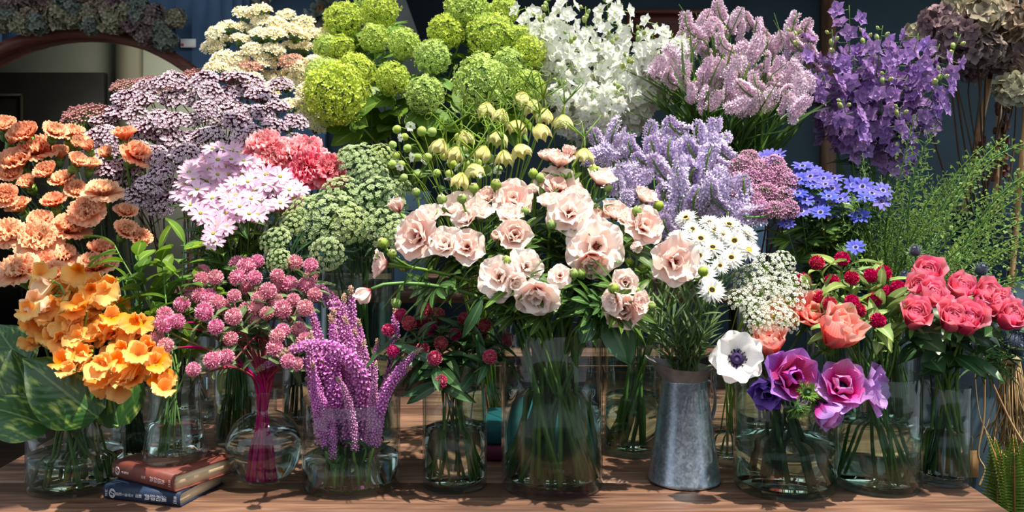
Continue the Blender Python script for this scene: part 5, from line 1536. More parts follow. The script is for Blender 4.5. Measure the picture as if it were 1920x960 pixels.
# viburnum ------------------------------------------------------------------------
V = VASE['vib']
bunch([(628, 176, 132), (664, 136, 84), (608, 142, 80), (735, 148, 70), (797, 178, 80), (811, 108, 74), (757, 82, 66), (835, 60, 76), (643, 40, 80), (712, 22, 78), (702, 72, 62), (612, 88, 56), (902, 154, 116), (922, 72, 104), (878, 22, 100), (993, 98, 70), (988, 165, 76), (945, 20, 60), (975, 72, 60), (640, 92, 60), (690, 5, 60), (955, 120, 70)],
      V, lambda x, y: 2.30 + (120 - y) * 0.0011 + (0.10 if x < 700 and y < 120 else 0) - (0.06 if (x, y) in ((628, 176), (902, 154)) else 0), 'viburnum', 'flower', 'green viburnum balls', 'of the viburnum', 'lime green viburnum ball', 'vib', dict(kc=.5, ks=.5, ku=.3, j=.2),
      smat=LGREEN, sr=0.003, leaves=VIBLEAF, nleaf=3, lsize=(0.075, 0.11), lt=(0.62, 0.95), droop=0.2)

# larkspur ------------------------------------------------------------------------
def larkspur(tips, V, key, depth, lpx, group, where, look, smat, nf=22, fsz=30, dens=1.0):
    mem = []
    for it in tips:
        x, y = it[:2]; l = it[2] if len(it) > 2 else lpx
        d = depth(x, y)
        tip = at(x, y, d)
        vb = Vector((V['x'], V['y'], V['z'] + V['h']))
        dirn = ((tip - vb).normalized() + Vector((U(-.1, .1), U(-.1, .1), 0.25))).normalized()
        base, pts = stem_points(V, tip, dirn, tang=0.5, n=12)
        root = root_at('larkspur', base, None, 'flower', group)
        P = [p - base for p in pts]
        mb = tube(P, [0.0024 * (1 - 0.65 * i / (len(P) - 1)) for i in range(len(P))], 5)
        L = l * d / F_PX
        # arc length from the tip down
        acc = 0; i = len(P) - 1; marks = []
        while i > 1 and acc < L:
            seg = (P[i] - P[i - 1]).length
            n = max(1, int(seg / 0.004))
            for k in range(n): marks.append((acc + seg * k / n, P[i].lerp(P[i - 1], k / n), (P[i] - P[i - 1]).normalized()))
            acc += seg; i -= 1
        marks = [m for m in marks if m[0] < L]
        nbud = RG.choice((0, 0, 3, 4))
        for k in range(nf + 4):
            s = (k + 0.5) / (nf + 4)
            m = marks[min(len(marks) - 1, int(s ** 0.85 * len(marks)))]
            a = k * 2.4 + U(-.4, .4)
            dd = m[2]
            xx = dd.cross(Vector((0, 1, 0.01))).normalized(); yy = dd.cross(xx)
            o = xx * math.cos(a) + yy * math.sin(a)
            if k < nbud:
                sz = 0.008 + 0.002 * k; e = m[1] + o * 0.010
                spec = H['bud'][0]; f = (o * 0.6 + dd).normalized(); s_ = sz
            else:
                s_ = fsz * d / F_PX * U(0.85, 1.15); e = m[1] + o * s_ * 0.55
                spec = RG.choice(H[key]); f = (o + Vector((0.05, -0.4, 0.45)) + Vector((U(-.3, .3), U(-.3, .3), U(-.3, .3)))).normalized()
            o1 = e - f * s_ * 0.1
            mb.add(tube([m[1], o1], 0.0008, 3, cap=False), rnd=0.5)
            put(root, spec, Matrix.Translation(o1) @ frame_to(f, U(0, 6)) @ sc(s_))
        add_obj('stem', mb.mesh('stem', smat), root)
        for k in range(3):
            p, dd = along(P, U(0.45, 0.7)); a = U(0, 6.28)
            put_leaf(root, RG.choice(FINELEAF), p, Vector((math.cos(a), math.sin(a), 0.5)), Vector((0, -.3, 1)), U(0.05, 0.08))
        mem.append((root, look, x, y))
    label_bunch(mem, where)
larkspur([(985, 12, 200), (1010, 25, 170), (1022, -12), (1060, -25), (1098, 12), (1140, -28), (1166, 6), (1205, 52, 180), (1232, 42, 190), (1262, 62, 180), (1290, 66, 150), (1068, 60), (1122, 78), (1180, 105, 170), (1242, 112, 150), (1032, 85, 170), (1150, 60), (1010, 62, 150), (1090, 110, 150), (1215, 95, 150), (1050, 150, 120), (1110, 165, 110), (1160, 160, 110), (1210, 160, 100)], VASE['larkw'], 'lark_w',
         lambda x, y: 2.36 - y * 0.0006 + U(-.05, .05), 220, 'white larkspur bunch', 'of the white larkspur', 'white larkspur spike', LGREEN, 32, 34)
larkspur([(1592, 10, 220), (1560, 55, 200), (1622, 52), (1655, 48), (1690, 72), (1722, 62), (1762, 82), (1802, 64, 190), (1532, 95, 170), (1602, 105), (1662, 132), (1702, 142), (1742, 152), (1582, 185, 130), (1486, 48, 160), (1640, 90), (1770, 130, 150), (1545, 140, 160), (1590, 215, 90), (1690, 200, 140)], VASE['larkp'], 'lark_p',
         lambda x, y: 2.32 - y * 0.0005 + U(-.05, .05), 190, 'purple larkspur bunch', 'of the purple larkspur', 'purple larkspur spike', GREEN, 17, 38)

# statice with one sided spikes -----------------------------------------------------
def statice(poly, n, dmin, per, V, key, depth, lpx, group, where, look, smat, strap=0):
    pts = scatter(poly, n, dmin); pts.sort(); mem = []
    while pts:
        p0 = pts.pop(0)
        pts.sort(key=lambda q: (q[0] - p0[0]) ** 2 + (q[1] - p0[1]) ** 2)
        take = [p0] + pts[:per - 1]; pts = pts[per - 1:]; pts.sort()
        hs = []
        for x, y in take:
            d = depth(x, y); c = at(x, y, d)
            side = 1 if x > (poly[0][0] + V['x'] * F_PX / V['y'] + 960) / 2 else -1
            f = Vector((U(-1, 1), U(-.7, .2), U(-0.05, 0.95))).normalized()
            s = lpx * U(0.75, 1.25) * d / F_PX
            # turn the flowered side up and to the viewer
            want = (Vector((0, -0.6, 1))); want = (want - f * want.dot(f)).normalized()
            M = frame_to(f); w = M.to_3x3().inverted() @ want
            hs.append((c, f, RG.choice(H[key]), s, math.atan2(w.y, w.x) + U(-.4, .4), 0.5))
        o = grow('statice', 'flower', group, V, hs, smat=smat, sr=0.003, branch=0.72, leaves=STRAP, nleaf=strap, lsize=(0.13, 0.22), lt=(0.35, 0.75), upness=2.4, spread=0.95)
        mem.append((o, look, sum(q[0] for q in take) / len(take), sum(q[1] for q in take) / len(take)))
    label_bunch(mem, where)
statice([(1108, 305), (1128, 250), (1180, 255), (1230, 268), (1248, 248), (1295, 255), (1330, 246), (1352, 275), (1366, 345), (1425, 395), (1435, 412), (1360, 410), (1330, 396), (1290, 405), (1245, 455), (1190, 400), (1130, 340)], 60, 21, 4, VASE['lav'], 'lav', lambda x, y: 1.86 + (330 - y) * 0.0011 + U(-.05, .03), 58, 'lavender statice bunch', 'of the lavender statice', 'lavender statice stem', GREEN)
statice([(1202, 132), (1250, 120), (1285, 70), (1340, 30), (1362, 28), (1420, 38), (1432, 62), (1508, 72), (1530, 130), (1520, 185), (1480, 215), (1440, 195), (1340, 205), (1300, 195), (1260, 165)], 76, 18, 4, VASE['lil'], 'lil', lambda x, y: 2.28 + (130 - y) * 0.0011 + U(-.06, .04), 46, 'lilac pink statice bunch', 'of the lilac pink statice', 'lilac pink statice stem', GREEN, 11)

sprays([(1390, 312), (1422, 322), (1408, 340), (1440, 338), (1462, 330), (1437, 364), (1468, 370), (1398, 364), (1455, 396), (1425, 395), (1385, 342), (1478, 392), (1405, 300), (1450, 312), (1475, 345), (1415, 378)], 3, VASE['mauve'], 'mauve', lambda x, y: 1.81 + (350 - y) * 0.001, 47, 'allium', 'mauve clustered flowers', 'beside the blue daisies', 'mauve clustered flower stem', MAROON, 0.002, 0.5, 0.6, 0.8)

# daisies --------------------------------------------------------------------------
bunch([(x, y, U(40, 50)) for x, y in scatter([(332, 372), (350, 330), (368, 300), (400, 276), (440, 280), (470, 298), (528, 330), (568, 352), (545, 378), (513, 392), (470, 412), (440, 412), (412, 440), (396, 462), (392, 425), (370, 395)], 74, 15)], VASE['star'],
      lambda x, y: 1.80 + (360 - y) * 0.0012 + abs(x - 450) * 0.0003 + U(-.03, .02), 'star_flower', 'flower', 'pale pink star flowers', 'of the star flowers', 'pale pink star shaped flower', 'star', dict(kc=.7, ks=.5, ku=.25, j=.3), smat=GREEN, sr=0.0013, leaves=LANCE, nleaf=4, lsize=(0.05, 0.09), lt=(0.3, 0.8), upness=0.7)
bunch([(*p, U(34, 42)) for p in T([(265, 205), (300, 200), (345, 165), (280, 140), (330, 240), (385, 200), (430, 250), (440, 200), (290, 305), (255, 275), (355, 320), (470, 305), (275, 365), (370, 370), (430, 370), (395, 230), (550, 300), (580, 240), (625, 275), (680, 260), (675, 315), (530, 235), (565, 390), (545, 545), (530, 350), (120, 90), (160, 85), (90, 100), (230, 180), (410, 290), (320, 190), (600, 300), (200, 430)], 1400, 260, 2.667)], VASE['blue'],
      lambda x, y: 1.82 + (350 - y) * 0.001 + U(-.03, .02), 'blue_daisy', 'flower', 'blue daisies', 'of the blue daisies', 'violet blue daisy', 'blue', dict(kc=.6, ks=.4, ku=.45, j=.35), smat=GREEN, sr=0.0013, leaves=CUTLEAF, nleaf=5, lsize=(0.04, 0.065), lt=(0.4, 0.9), droop=0.1)
V = VASE['jug']
bunch([(1287, 411, 48, 'paper', (-.4, -.5, .8)), (1330, 420, 48, 'paper', (0, -.5, .9)), (1366, 424, 52, 'paper', (.1, -.6, .8)), (1339, 434, 50), (1313, 450, 54), (1272, 450, 52), (1336, 467, 54), (1377, 454, 54), (1403, 471, 50, 'paper_y'), (1311, 482, 52), (1371, 486, 54), (1321, 516, 52), (1334, 546, 58), (1400, 440, 48, 'paper', (.5, -.5, .7)), (1355, 442, 46), (1298, 432, 44), (1350, 500, 40)], V,
      lambda x, y: 1.60 + (480 - y) * 0.0010, 'paper_daisy', 'flower', 'white paper daisies', 'above the zinc jug', dict(paper='dark eyed white paper daisy', paper_y='yellow eyed white paper daisy'), 'paper', dict(kc=.75, ks=.3, ku=.25, j=.2), smat=GREEN, sr=0.0015, leaves=NEEDLE, nleaf=10, lsize=(0.035, 0.055), lt=(0.3, 0.9), upness=1.2, spread=0.9)
mem = []
for x, y in [(1222, 585), (1245, 560), (1262, 590), (1285, 560), (1300, 600), (1240, 620), (1320, 620), (1208, 560), (1275, 625), (1335, 600)]:
    c = at(x, y, 1.6 + U(-.02, .03)); f = Vector((U(-.3, .3), U(-.3, .1), 1)).normalized()
    o = grow('daisy_foliage', 'foliage', 'grey green foliage stems in the zinc jug', V, [(c, f, [('leaf', RG.choice(NEEDLE), rotx(1.1), [])], 0.04, U(0, 6), 0)], smat=GREEN, sr=0.0014, leaves=NEEDLE, nleaf=20, lsize=(0.035, 0.05), lt=(0.28, 0.98), upness=1.3, spread=0.9)
    mem.append((o, 'grey green leafy stem without a flower', x, y))
label_bunch(mem, 'in the zinc jug')

# umbels ----------------------------------------------------------------------------
bunch([(612, 408, 130, 'ammi', (-.1, -.75, .6)), (568, 392, 78), (640, 362, 84), (712, 372, 108), (722, 420, 92), (680, 302, 92), (613, 478, 72, 'ammi', (.1, -.9, -.1)), (515, 450, 66), (520, 487, 52), (700, 320, 70), (660, 420, 84), (740, 440, 60), (660, 290, 60), (745, 350, 60), (545, 420, 60), (720, 290, 60)], VASE['ammi'],
      lambda x, y: 1.80 + (400 - y) * 0.001, 'lace_umbel', 'flower', 'green lace umbels', 'of the green lace umbels', 'fine green lace umbel', 'ammi', dict(kc=.55, ks=.45, ku=.5, j=.25), smat=GREEN, sr=0.002, leaves=FINELEAF, nleaf=2, lsize=(0.06, 0.09), lt=(0.5, 0.85))
bunch([(1402, 520, 66), (1440, 500, 66), (1428, 548, 70), (1478, 560, 66), (1388, 560, 58), (1452, 590, 66), (1470, 490, 50), (1422, 602, 54), (1492, 530, 54), (1455, 535, 64), (1415, 575, 56), (1478, 600, 50)], VASE['lace'],
      lambda x, y: 1.60 + (540 - y) * 0.0008, 'lace_umbel', 'flower', 'white lace umbels', 'of the white lace umbels', 'airy white lace umbel', 'lace', dict(kc=.6, ks=.35, ku=.5, j=.3), smat=LGREEN, sr=0.0014)

# fritillaries and silene --------------------------------------------------------------
V = VASE['frit']
mem = []
for x, y in [(912, 210), (938, 222), (978, 190), (968, 243), (1020, 222), (1055, 234), (933, 264), (978, 288), (1095, 297), (903, 291), (853, 292), (823, 278), (1015, 250), (862, 342), (889, 325), (945, 300), (1000, 205), (872, 262)]:
    d = 1.74 + (260 - y) * 0.001 + U(-.03, .03)
    c = at(x, y, d); f = Vector((U(-.35, .35), U(-.35, 0), -1)).normalized(); s = 40 * d / F_PX
    o1 = c - f * s * 0.5
    top = o1 + Vector((U(-.01, .01), 0, 0.018))
    base, pts = stem_points(V, top, Vector((U(-.2, .2), U(-.1, .1), 0.8)).normalized(), n=7)
    pts = pts[:-1] + hermite(pts[-1], Vector((0, 0, 0.03)), o1, f * 0.03, 5)
    root = root_at('fritillary', base, None, 'flower', 'pale yellow fritillaries')
    P = [p - base for p in pts]
    add_obj('stem', tube(P, 0.0014, 5).mesh('stem', LGREEN), root)
    put(root, RG.choice(H['frit']), Matrix.Translation(o1 - base) @ frame_to(f, U(0, 6)) @ sc(s))
    for k in range(4):     # thin leaves ending in tendrils
        p, dd = along(P, U(0.6, 0.88)); a = U(0, 6.28); q = Vector((math.cos(a), math.sin(a) * .6, U(0.6, 1.4))).normalized()
        l = U(0.035, 0.07); x_ = q.cross(Vector((0, 1, 0.1))).normalized()
        tp = [p + q * l * t for t in (0, .35, .7)] + [p + q * l * (0.85 + 0.012 * j) + x_ * 0.008 * (1 - math.cos(j * 0.9)) + q * 0.006 * math.sin(j * 0.9) for j in range(8)]
        add_obj('tendril', tube(tp, [0.0016, 0.0015, 0.0011] + [0.0006] * 8, 4).mesh('tendril', LGREEN), root)
    mem.append((root, 'nodding pale yellow fritillary bell', x, y))
label_bunch(mem, 'of the fritillaries')
SP = scatter([(725, 260), (740, 232), (800, 240), (840, 255), (930, 260), (960, 300), (900, 350), (820, 330), (770, 345), (735, 320)], 34, 17)
mem = []
for x, y in SP:
    d = 1.82 + U(-.06, .04); c = at(x, y, d); f = Vector((U(-.8, .8), U(-.6, 0), U(-1, .1))).normalized(); s = U(15, 19) * d / F_PX
    k_ = 'sil' if RG.random() < 0.5 else 'silb'
    o = grow('silene', 'flower', 'green silene balloons', V, [HD(k_, c, f, s)], smat=LGREEN, sr=0.0009, tang=0.35, leaves=LANCE, nleaf=1, lsize=(0.03, 0.05), lt=(0.6, 0.85))
    mem.append((o, 'pale green silene balloon' + (' with petals' if k_ == 'sil' else ''), x, y))
label_bunch(mem, 'of the silenes')

# ranunculus ------------------------------------------------------------------------------
V = VASE['ran']
RN = [(744, 386, 40, 'ran_b', (-.3, -.3, .9)), (780, 444, 78, 'ran_o', (-.45, -.85, .25)), (804, 402, 50, 'ran_s'), (858, 384, 78, 'ran_s', (-.3, -.5, .8)), (893, 391, 60, 'ran_s', (.3, -.5, .7)), (872, 408, 50, 'ran_s'), (834, 455, 62, 'ran_s', (-.1, -.8, .5)), (876, 462, 58, 'ran_o', (0, -.9, .4)),
      (915, 367, 42, 'ran_s'), (962, 374, 66, 'ran_o', (0, -.85, .5)), (957, 402, 48, 'ran_s'), (966, 440, 64, 'ran_s', (.1, -.9, .3)), (932, 444, 32, 'ran_b'), (997, 357, 32, 'ran_b'), (937, 519, 70, 'ran_o', (-.25, -.9, .3)), (986, 500, 56, 'ran_o', (.3, -.9, .3)), (966, 530, 44, 'ran_s', (.3, -.8, -.2)),
      (1005, 558, 80, 'ran_s', (0, -.75, -.5)), (1050, 517, 38, 'ran_o', (0, -.9, .4)), (1029, 290, 44, 'ran_s', (-.2, -.2, 1)), (1050, 298, 52, 'ran_s', (.2, -.3, 1)), (1066, 284, 36, 'ran_b', (.2, -.1, 1)), (1048, 350, 76, 'ran_o', (0, -.75, .7)), (1031, 376, 50, 'ran_s'), (1067, 399, 72, 'ran_o', (-.1, -.9, .4)),
      (1112, 402, 58, 'ran_s', (.3, -.4, .8)), (1118, 462, 104, 'ran_o', (.05, -.95, .2)), (1108, 492, 66, 'ran_s', (0, -.7, -.5)), (1128, 331, 58, 'ran_s', (.3, -.3, .9)), (682, 553, 50, 'ran_b', (-.75, -.3, -.6)), (712, 494, 50, 'ran_s', (-.8, -.3, .1)), (1153, 397, 54, 'ran_s', (.2, -.6, .8)), (1178, 412, 44, 'ran_s'),
      (1208, 424, 66, 'ran_o', (.25, -.85, .45)), (1210, 367, 46, 'ran_s', (.4, -.4, .8)), (1265, 491, 78, 'ran_o', (.2, -.95, .15)), (1172, 529, 50, 'ran_s', (-.1, -.95, .2)), (1168, 580, 72, 'ran_s', (0, -.9, -.1)), (1148, 568, 48, 'ran_s', (-.6, -.6, -.1)), (1199, 566, 44, 'ran_s', (.5, -.6, .1)), (1082, 365, 46, 'ran_s'), (1192, 462, 34, 'ran_b', (.3, -.6, -.3))]
LK = dict(ran_o='wide open blush ranunculus', ran_s='cupped blush ranunculus', ran_b='half closed blush ranunculus', ran_bud='green ranunculus bud')
RB = [(1222, 573), (1190, 545), (1150, 540), (823, 400), (836, 392), (780, 360), (717, 455), (712, 482), (828, 373), (985, 395), (1013, 333), (742, 568), (950, 488), (1034, 420), (1037, 392), (1075, 512), (1318, 508), (735, 475), (930, 345), (888, 352), (1112, 318), (1195, 395), (1235, 385), (1140, 352), (1090, 512), (1024, 372), (866, 372), (1205, 500), (1180, 490), (960, 470), (756, 498), (1000, 325)]
def ran_depth(x, y): return 1.56 + (440 - y) * 0.0009 + abs(x - 1000) * 0.0001 + U(-.02, .02)
ran_gk = dict(smat=GREEN, sr=0.0036, leaves=CUTLEAF, nleaf=5, lsize=(0.055, 0.09), lt=(0.4, 0.84), droop=0.15, upness=0.6, spread=0.9)
mem = []
budof = {}
for bx, by in RB:
    i = min(range(len(RN)), key=lambda q: (RN[q][0] - bx) ** 2 + (RN[q][1] - by) ** 2 + 900 * len(budof.get(q, ())))
    budof.setdefault(i, []).append((bx, by))
for i, it in enumerate(RN):
    x, y, s, key = it[:4]
    d = ran_depth(x, y); c = at(x, y, d)
    f = Vector(it[4]).normalized() if len(it) > 4 else facing(c, V, kc=.55, ks=.5, ku=.35, j=.3)
    hs = [HD(key, c, f, s * d / F_PX * (1.2 if s < 90 else 1.08))]
    for bx, by in budof.get(i, ()):
        hs.append(HD('ran_bud', at(bx, by, d + U(-.015, .02)), Vector((U(-.5, .5), U(-.5, .2), 0.9)).normalized(), U(20, 27) * d / F_PX))
    o = grow('ranunculus', 'flower', 'blush ranunculus', V, hs, branch=0.8, **ran_gk)
    mem.append((o, LK[key], x, y))
label_bunch(mem, 'of the ranunculus')
for x, y, tx, ty in ((1135, 590, 1178, 676), (1110, 600, 1090, 640), (905, 560, 870, 630)):
    b_, t_ = at(x, y, 1.49), at(tx, ty, 1.47)
    base, pts = stem_points(V, b_, (t_ - b_).normalized(), 0.9, tang=0.2)
    o = root_at('ranunculus_leaf', base, {1135: 'big glossy toothed leaf hanging over the tall vase rim', 1110: 'short bright leaf bending over the tall vase rim', 905: 'long bright leaf drooping beside the tall vase over globe flowers'}[x], 'leaf', 'loose leaves in the tall vase')
    add_obj('stem', tube([p - base for p in pts], 0.002, 5).mesh('stem', GREEN), o)
    put_leaf(o, LANCE_D[1] if x < 1000 else ROSELEAF[1], b_ - base, t_ - b_, Vector((0.2, -1, 0.3)), (t_ - b_).length * 1.1, 'blade')

# globe amaranths --------------------------------------------------------------------------
gl = dict(leaves=LANCE_G, nleaf=3, lsize=(0.035, 0.055), lt=(0.55, 0.95), droop=0.15, upness=0.5)
V = VASE['flask']
AA = T([(360, 60), (355, 88), (408, 80), (490, 30), (523, 40), (565, 20), (490, 82), (555, 82), (640, 75), (705, 25), (765, 35), (765, 75), (750, 110), (685, 105), (315, 145), (282, 182), (350, 150), (385, 150), (385, 168), (530, 120), (415, 175), (450, 195), (478, 150), (475, 228), (570, 160), (605, 130), (645, 110), (635, 170), (660, 200), (560, 195), (525, 200), (555, 230), (218, 222), (215, 255), (265, 245), (410, 265), (365, 210), (185, 315), (222, 335), (395, 392), (425, 385), (450, 378), (465, 310), (630, 345), (640, 300), (720, 275), (745, 320), (780, 145), (700, 165), (745, 195), (325, 425), (680, 395), (710, 405), (600, 215), (660, 280)], 200, 480, 2)
sprays([(x, y) for x, y in AA], 3, V, 'gom_p', lambda x, y: 1.58 + (600 - y) * 0.0012 + U(-.04, .04), 31, 'globe_amaranth', 'pink globe amaranths', 'of pink globes', 'branching pink globe amaranth stem', REDSTEM, 0.0026, 0.5, 0.35, 0.72, None,
       spread=0.75, leaves=LANCE_G, nleaf=7, lsize=(0.035, 0.058), lt=(0.55, 0.97), droop=0.1, upness=0.5)
V = VASE['gomd']
AC = T([(495, 188), (548, 180), (570, 132), (610, 155), (585, 210), (430, 300), (625, 270), (550, 290), (505, 300), (683, 235), (745, 195), (785, 230), (805, 195), (825, 325), (625, 425), (900, 255), (410, 215), (462, 155), (720, 170), (600, 330)], 540, 520, 2.18)
gd = dict(gl); gd.update(leaves=LANCE_D, nleaf=6, lsize=(0.05, 0.085), droop=0.35)
bunch([(x, y, U(24, 30)) for x, y in AC], V, lambda x, y: 1.58 + (650 - y) * 0.001 + U(-.04, .04), 'globe_amaranth', 'flower', 'magenta globe amaranths', 'of magenta globes', 'magenta globe amaranth', 'gom_d', dict(kc=.35, ks=.5, ku=.5, j=.35), smat=GREEN, sr=0.0018, cross=0.8, **gd)
V = VASE['gomr']
GRL = T([(477, 600), (352, 620), (285, 710), (425, 715), (525, 695), (620, 685), (685, 672), (708, 770), (757, 745), (370, 800), (415, 825), (525, 815), (560, 858), (640, 805), (655, 910), (780, 830)], 1400, 260, 2.667)
gr_ = dict(gl); gr_.update(leaves=LANCE_Y, nleaf=6, lsize=(0.045, 0.075), lt=(0.6, 0.98), upness=0.6, droop=0.0)
bunch([(x, y, U(27, 31)) for x, y in GRL], V, lambda x, y: 1.60 + (560 - y) * 0.001 + U(-.03, .03), 'globe_amaranth', 'flower', 'crimson globe amaranths', 'of crimson globes', 'crimson globe amaranth', 'gom_r', dict(kc=.3, ks=.3, ku=.7, j=.3), smat=GREEN, sr=0.0022, cross=0.8, **gr_)

# veronica spikes -----------------------------------------------------------------------------
V = VASE['heather']
mem = []
for x, y in [(565, 625), (580, 575), (600, 560), (622, 588), (648, 545), (662, 528), (690, 606), (702, 582), (716, 612), (736, 628), (742, 572), (730, 662), (600, 640), (622, 620), (660, 602), (676, 640), (712, 678), (572, 680), (640, 655), (690, 675), (592, 690), (612, 600), (638, 580), (655, 560), (585, 640), (700, 640), (725, 700), (605, 705), (668, 690), (640, 615)]:
    d = 1.60 + (640 - y) * 0.0004 + U(-.07, .05)
    tip = at(x, y, d)
    key = RG.choice((0, 0, 3, 3, 3, 1, 1, 0, 3, 2, 4) if y < 700 else (0, 3, 1, 2))
    # the spike starts inside the vase and rises to the tip
    bx = V['x'] + (tip.x - V['x']) * 0.55; by = V['y'] + (tip.y - V['y']) * 0.6
    L = max(0.15, min(0.27, tip.z - (TABLE_Z + 0.065)))
    st = Vector((bx, by, tip.z - L * 0.96))
    f = (tip - st).normalized()
    base = Vector((V['x'] + (bx - V['x']) * 0.8 + U(-.01, .01), V['y'] + (by - V['y']) * 0.8 + U(-.01, .01), TABLE_Z + 0.014))
    root = root_at('veronica', base, None, 'flower', 'purple veronica spikes')
    add_obj('stem', tube(hermite(Vector((0, 0, 0)), Vector((0, 0, 0.05)), st - base, f * 0.05, 5), 0.0024, 5).mesh('stem', GREEN), root)
    put(root, H['ver'][key], Matrix.Translation(st - base) @ frame_to(f, U(0, 6)) @ sc(L * (1.0 if key not in (2, 4) else 1.25)))
    for k in range(3):
        a = U(0, 6.28); put_leaf(root, RG.choice(LANCE_D), (st - base) * U(0.6, 1.0), Vector((math.cos(a), math.sin(a), 0.8)), Vector((0, -.3, 1)), U(0.03, 0.05))
    mem.append((root, ('arching' if key in (2, 4) else 'upright') + ' purple veronica spike', x, y))
label_bunch(mem, 'of the veronica')

# anemones and poppies --------------------------------------------------------------------------
V = VASE['ane']
for lab, key, x, y, s, d, f, roll, col in (
        ('white anemone with an indigo eye, facing out over the vase rim', 'ane_w', 1382, 672, 100, 1.50, (-.15, -.95, .35), 0.3, 0),
        ('purple anemone with magenta inner petals, under the coral poppies', 'ane_p', 1487, 706, 108, 1.50, (.15, -.9, .35), 0.9, 0),
        ('violet anemone tucked low between the white and purple ones', 'ane_b', 1440, 738, 82, 1.51, (-.35, -.85, -.15), 0.2, 0),
        ('lilac anemone with magenta centre beside a pale lilac back petal', 'ane_l', 1580, 722, 104, 1.49, (-.1, -.85, .5), 0.5, 0),
        ('pale lilac anemone turned away at the vase side', 'ane_open', 1628, 730, 90, 1.53, (.75, -.5, .1), 0.2, 0),
        ('half closed lilac anemone hanging lowest over the glass', 'ane_c', 1560, 784, 86, 1.47, (.45, -.6, -.55), 0.6, 1),
        ('large coral poppy opening up beside the crimson globes', 'poppy', 1575, 618, 98, 1.52, (.35, -.5, .75), 0.4, 0),
        ('coral poppy behind the white anemone', 'poppy', 1442, 640, 74, 1.55, (-.1, -.4, .9), 1.2, 0),
        ('salmon pink poppy half hidden behind the white lace', 'poppy_o', 1522, 590, 76, 1.60, (.1, -.7, .7), 2.0, 0),
        ('faded coral poppy glimpsed behind the white lace umbels', 'poppy_o', 1462, 596, 66, 1.63, (-.2, -.7, .7), 2.6, 0)):
    c = at(x, y, d); fv = Vector(f).normalized(); sz = s * d / F_PX * (1.12 if 'ane' in key and key != 'ane_w' else 1)
    spec = H[key][0]
    o = grow('poppy' if 'poppy' in key else 'anemone', 'flower', 'coral poppies' if 'poppy' in key else 'anemones in the squat vase', V, [(c, fv, spec, sz, roll, CH[key])], smat=DGREEN, sr=0.0042, taper=0.8)
    o['label'] = lab
    b = c - fv * sz * CH[key] - o.location
    add_obj('collar', COLLAR[0], o, Matrix.Translation(b - fv * 0.012) @ frame_to(fv) @ sc(0.05))
for lab, x, y, d in (('green frilled anemone collar above the hanging lilac one', 1515, 733, 1.47), ('green frilled anemone bud hanging over the squat vase', 1500, 772, 1.46)):
    c = at(x, y, d); fv = Vector((0.1, -.8, .35 if y < 750 else -.5)).normalized()
    o = grow('anemone_bud', 'flower', 'green frilled anemone buds', V, [(c, fv, [('collar', COLLAR[1], I4, []), ('bud', sphere(0.14, 8, 6, 1.1).mesh('anemone bud', DGREEN), tr(0, 0, 0.08), [])], 0.055, 0.5, 0.2)], smat=DGREEN, sr=0.0036)
    o['label'] = lab

# roses, thistles ---------------------------------------------------------------------------------
V = VASE['rose']
RO = [(1737, 513, 70), (1746, 556, 72), (1716, 592, 70), (1800, 541, 66), (1786, 598, 66), (1815, 600, 76), (1852, 552, 66), (1872, 575, 72), (1897, 594, 66), (1842, 578, 58), (1724, 540, 60)]
bunch([(x, y, s, 'rose', (U(-.3, .5) + (x - 1790) * 0.004, -.65, .6)) for x, y, s in RO], V, lambda x, y: 1.57 + (560 - y) * 0.0012 + U(-.02, .02), 'rose', 'flower', 'pink roses', 'of the roses', 'deep pink rose', 'rose', smat=GREEN, sr=0.0026, leaves=ROSELEAF, nleaf=4, lsize=(0.045, 0.065), lt=(0.45, 0.9), droop=0.3, upness=0.2)
bunch([(1888, 562, 56), (1897, 640, 58), (1700, 520, 40), (1840, 505, 40), (1910, 655, 44), (1716, 470, 34), (1905, 610, 40)], V, lambda x, y: 1.68, 'sea_holly', 'flower', 'grey blue sea hollies', 'around the roses', 'spiky grey blue sea holly', 'ery', dict(kc=.5, ks=.4, ku=.4, j=.2), smat=DGREEN, sr=0.0018, leaves=FINELEAF, nleaf=3, lsize=(0.05, 0.08), lt=(0.5, 0.9))

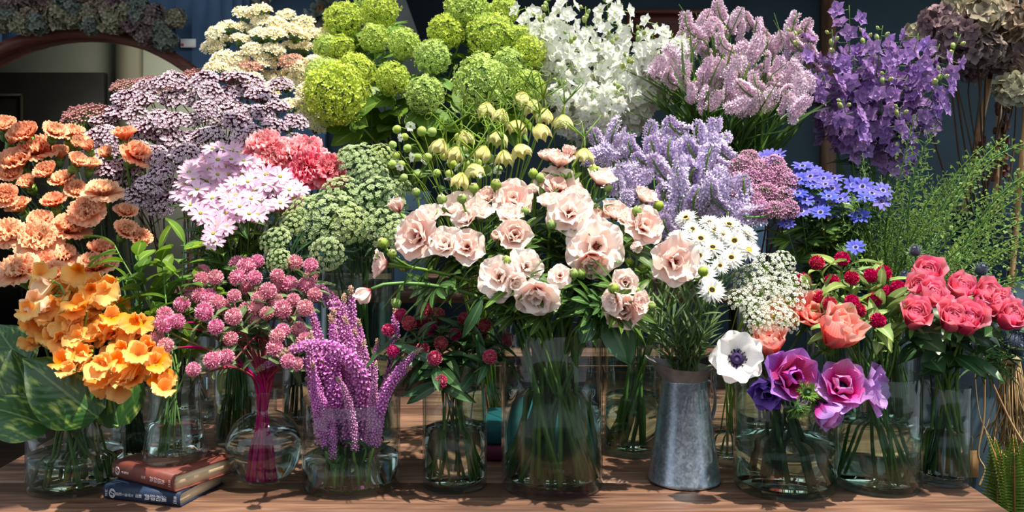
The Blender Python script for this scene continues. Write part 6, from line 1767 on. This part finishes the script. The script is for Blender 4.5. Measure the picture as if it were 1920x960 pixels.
# shepherd's purse -----------------------------------------------------------------------------------
V = VASE['purse']
mem = []
for i in range(64):
    if i < 44:
        tx, ty = U(1600, 1960), U(190, 480)
        if ty < 300 and tx < 1640: ty += 110
    else:
        tx, ty = U(1590, 1760), U(300, 520)
    d = U(1.72, 2.02)
    tip = at(tx, ty, d)
    L = U(0.24, 0.36)
    vb = Vector((V['x'], V['y'], V['z'] + V['h']))
    dv = (tip - vb)
    f = (dv.normalized() + Vector((0, 0, 0.35))).normalized()
    st = tip - (f * 0.75 + dv.normalized() * 0.2) * L
    base, pts = stem_points(V, st, f, n=5)
    root = root_at('shepherds_purse', base, None, 'flower', 'wild green sprays')
    add_obj('stalk', tube([p - base for p in pts], 0.0015, 4).mesh('stalk', GREEN), root)
    out = Vector((dv.x, dv.y * 0.3 - 0.1, 0)).normalized()
    w = frame_to(f).to_3x3().inverted() @ out
    put(root, PURSE[i % 5], Matrix.Translation(st - base) @ frame_to(f, math.atan2(w.y, w.x)) @ sc(L))
    mem.append((root, 'thin green heart pod spray', tx, ty))
label_bunch(mem, 'of the wild green sprays')

# dried hydrangeas: in the bucket by the poles, and the garland over the arch ---------------------------
V = VASE['hyd']
bunch([(1755, 42, 70), (1798, 60, 76), (1838, 28, 82), (1888, 40, 86), (1880, 100, 80), (1842, 92, 76), (1912, 118, 84), (1800, 14, 70), (1720, 66, 52), (1770, 92, 60), (1900, 170, 70), (1862, 8, 70), (1925, 70, 80), (1822, 130, 56)], V,
      lambda x, y: 2.5 + U(-.05, .08), 'dried_hydrangea', 'dried flower', 'dried hydrangeas by the poles', 'above the bamboo poles', 'faded brown dried hydrangea', 'hydb', dict(kc=.5, ks=.5, ku=.3, j=.3), smat=DRYSTEM, sr=0.003)
mem = []
for i in range(30):
    t = i / 29
    x = -10 + 335 * t + U(-6, 6)
    y = (20, 40, 2)[i % 3] + 10 * abs(t - 0.5) + (22 if t > 0.85 else 0) + U(-6, 8) - (12 if 0.3 < t < 0.5 else 0)
    d = 3.33
    c = at(x, y, d); f = Vector((U(-.6, .6), -1, U(-.6, .3))).normalized(); s = U(40, 56) * d / F_PX
    base = Vector((c.x, WY - 0.004, c.z + 0.03))
    root = root_at('dried_hydrangea', base, None, 'dried flower', 'dried hydrangea garland over the arch')
    b1 = c - f * s * 0.45 - base
    add_obj('stem', tube([(0, 0, 0), (0, -0.01, -0.01), b1 * 0.6, b1 + f * s * 0.15], 0.003, 5).mesh('stem', BROWN), root)
    put(root, H['hyd'][RG.choice((0, 1, 2, 2, 0))], Matrix.Translation(b1) @ frame_to(f, U(0, 6)) @ sc(s))
    mem.append((root, 'dried grey mauve hydrangea', x, y))
label_bunch(mem, 'of the arch garland')
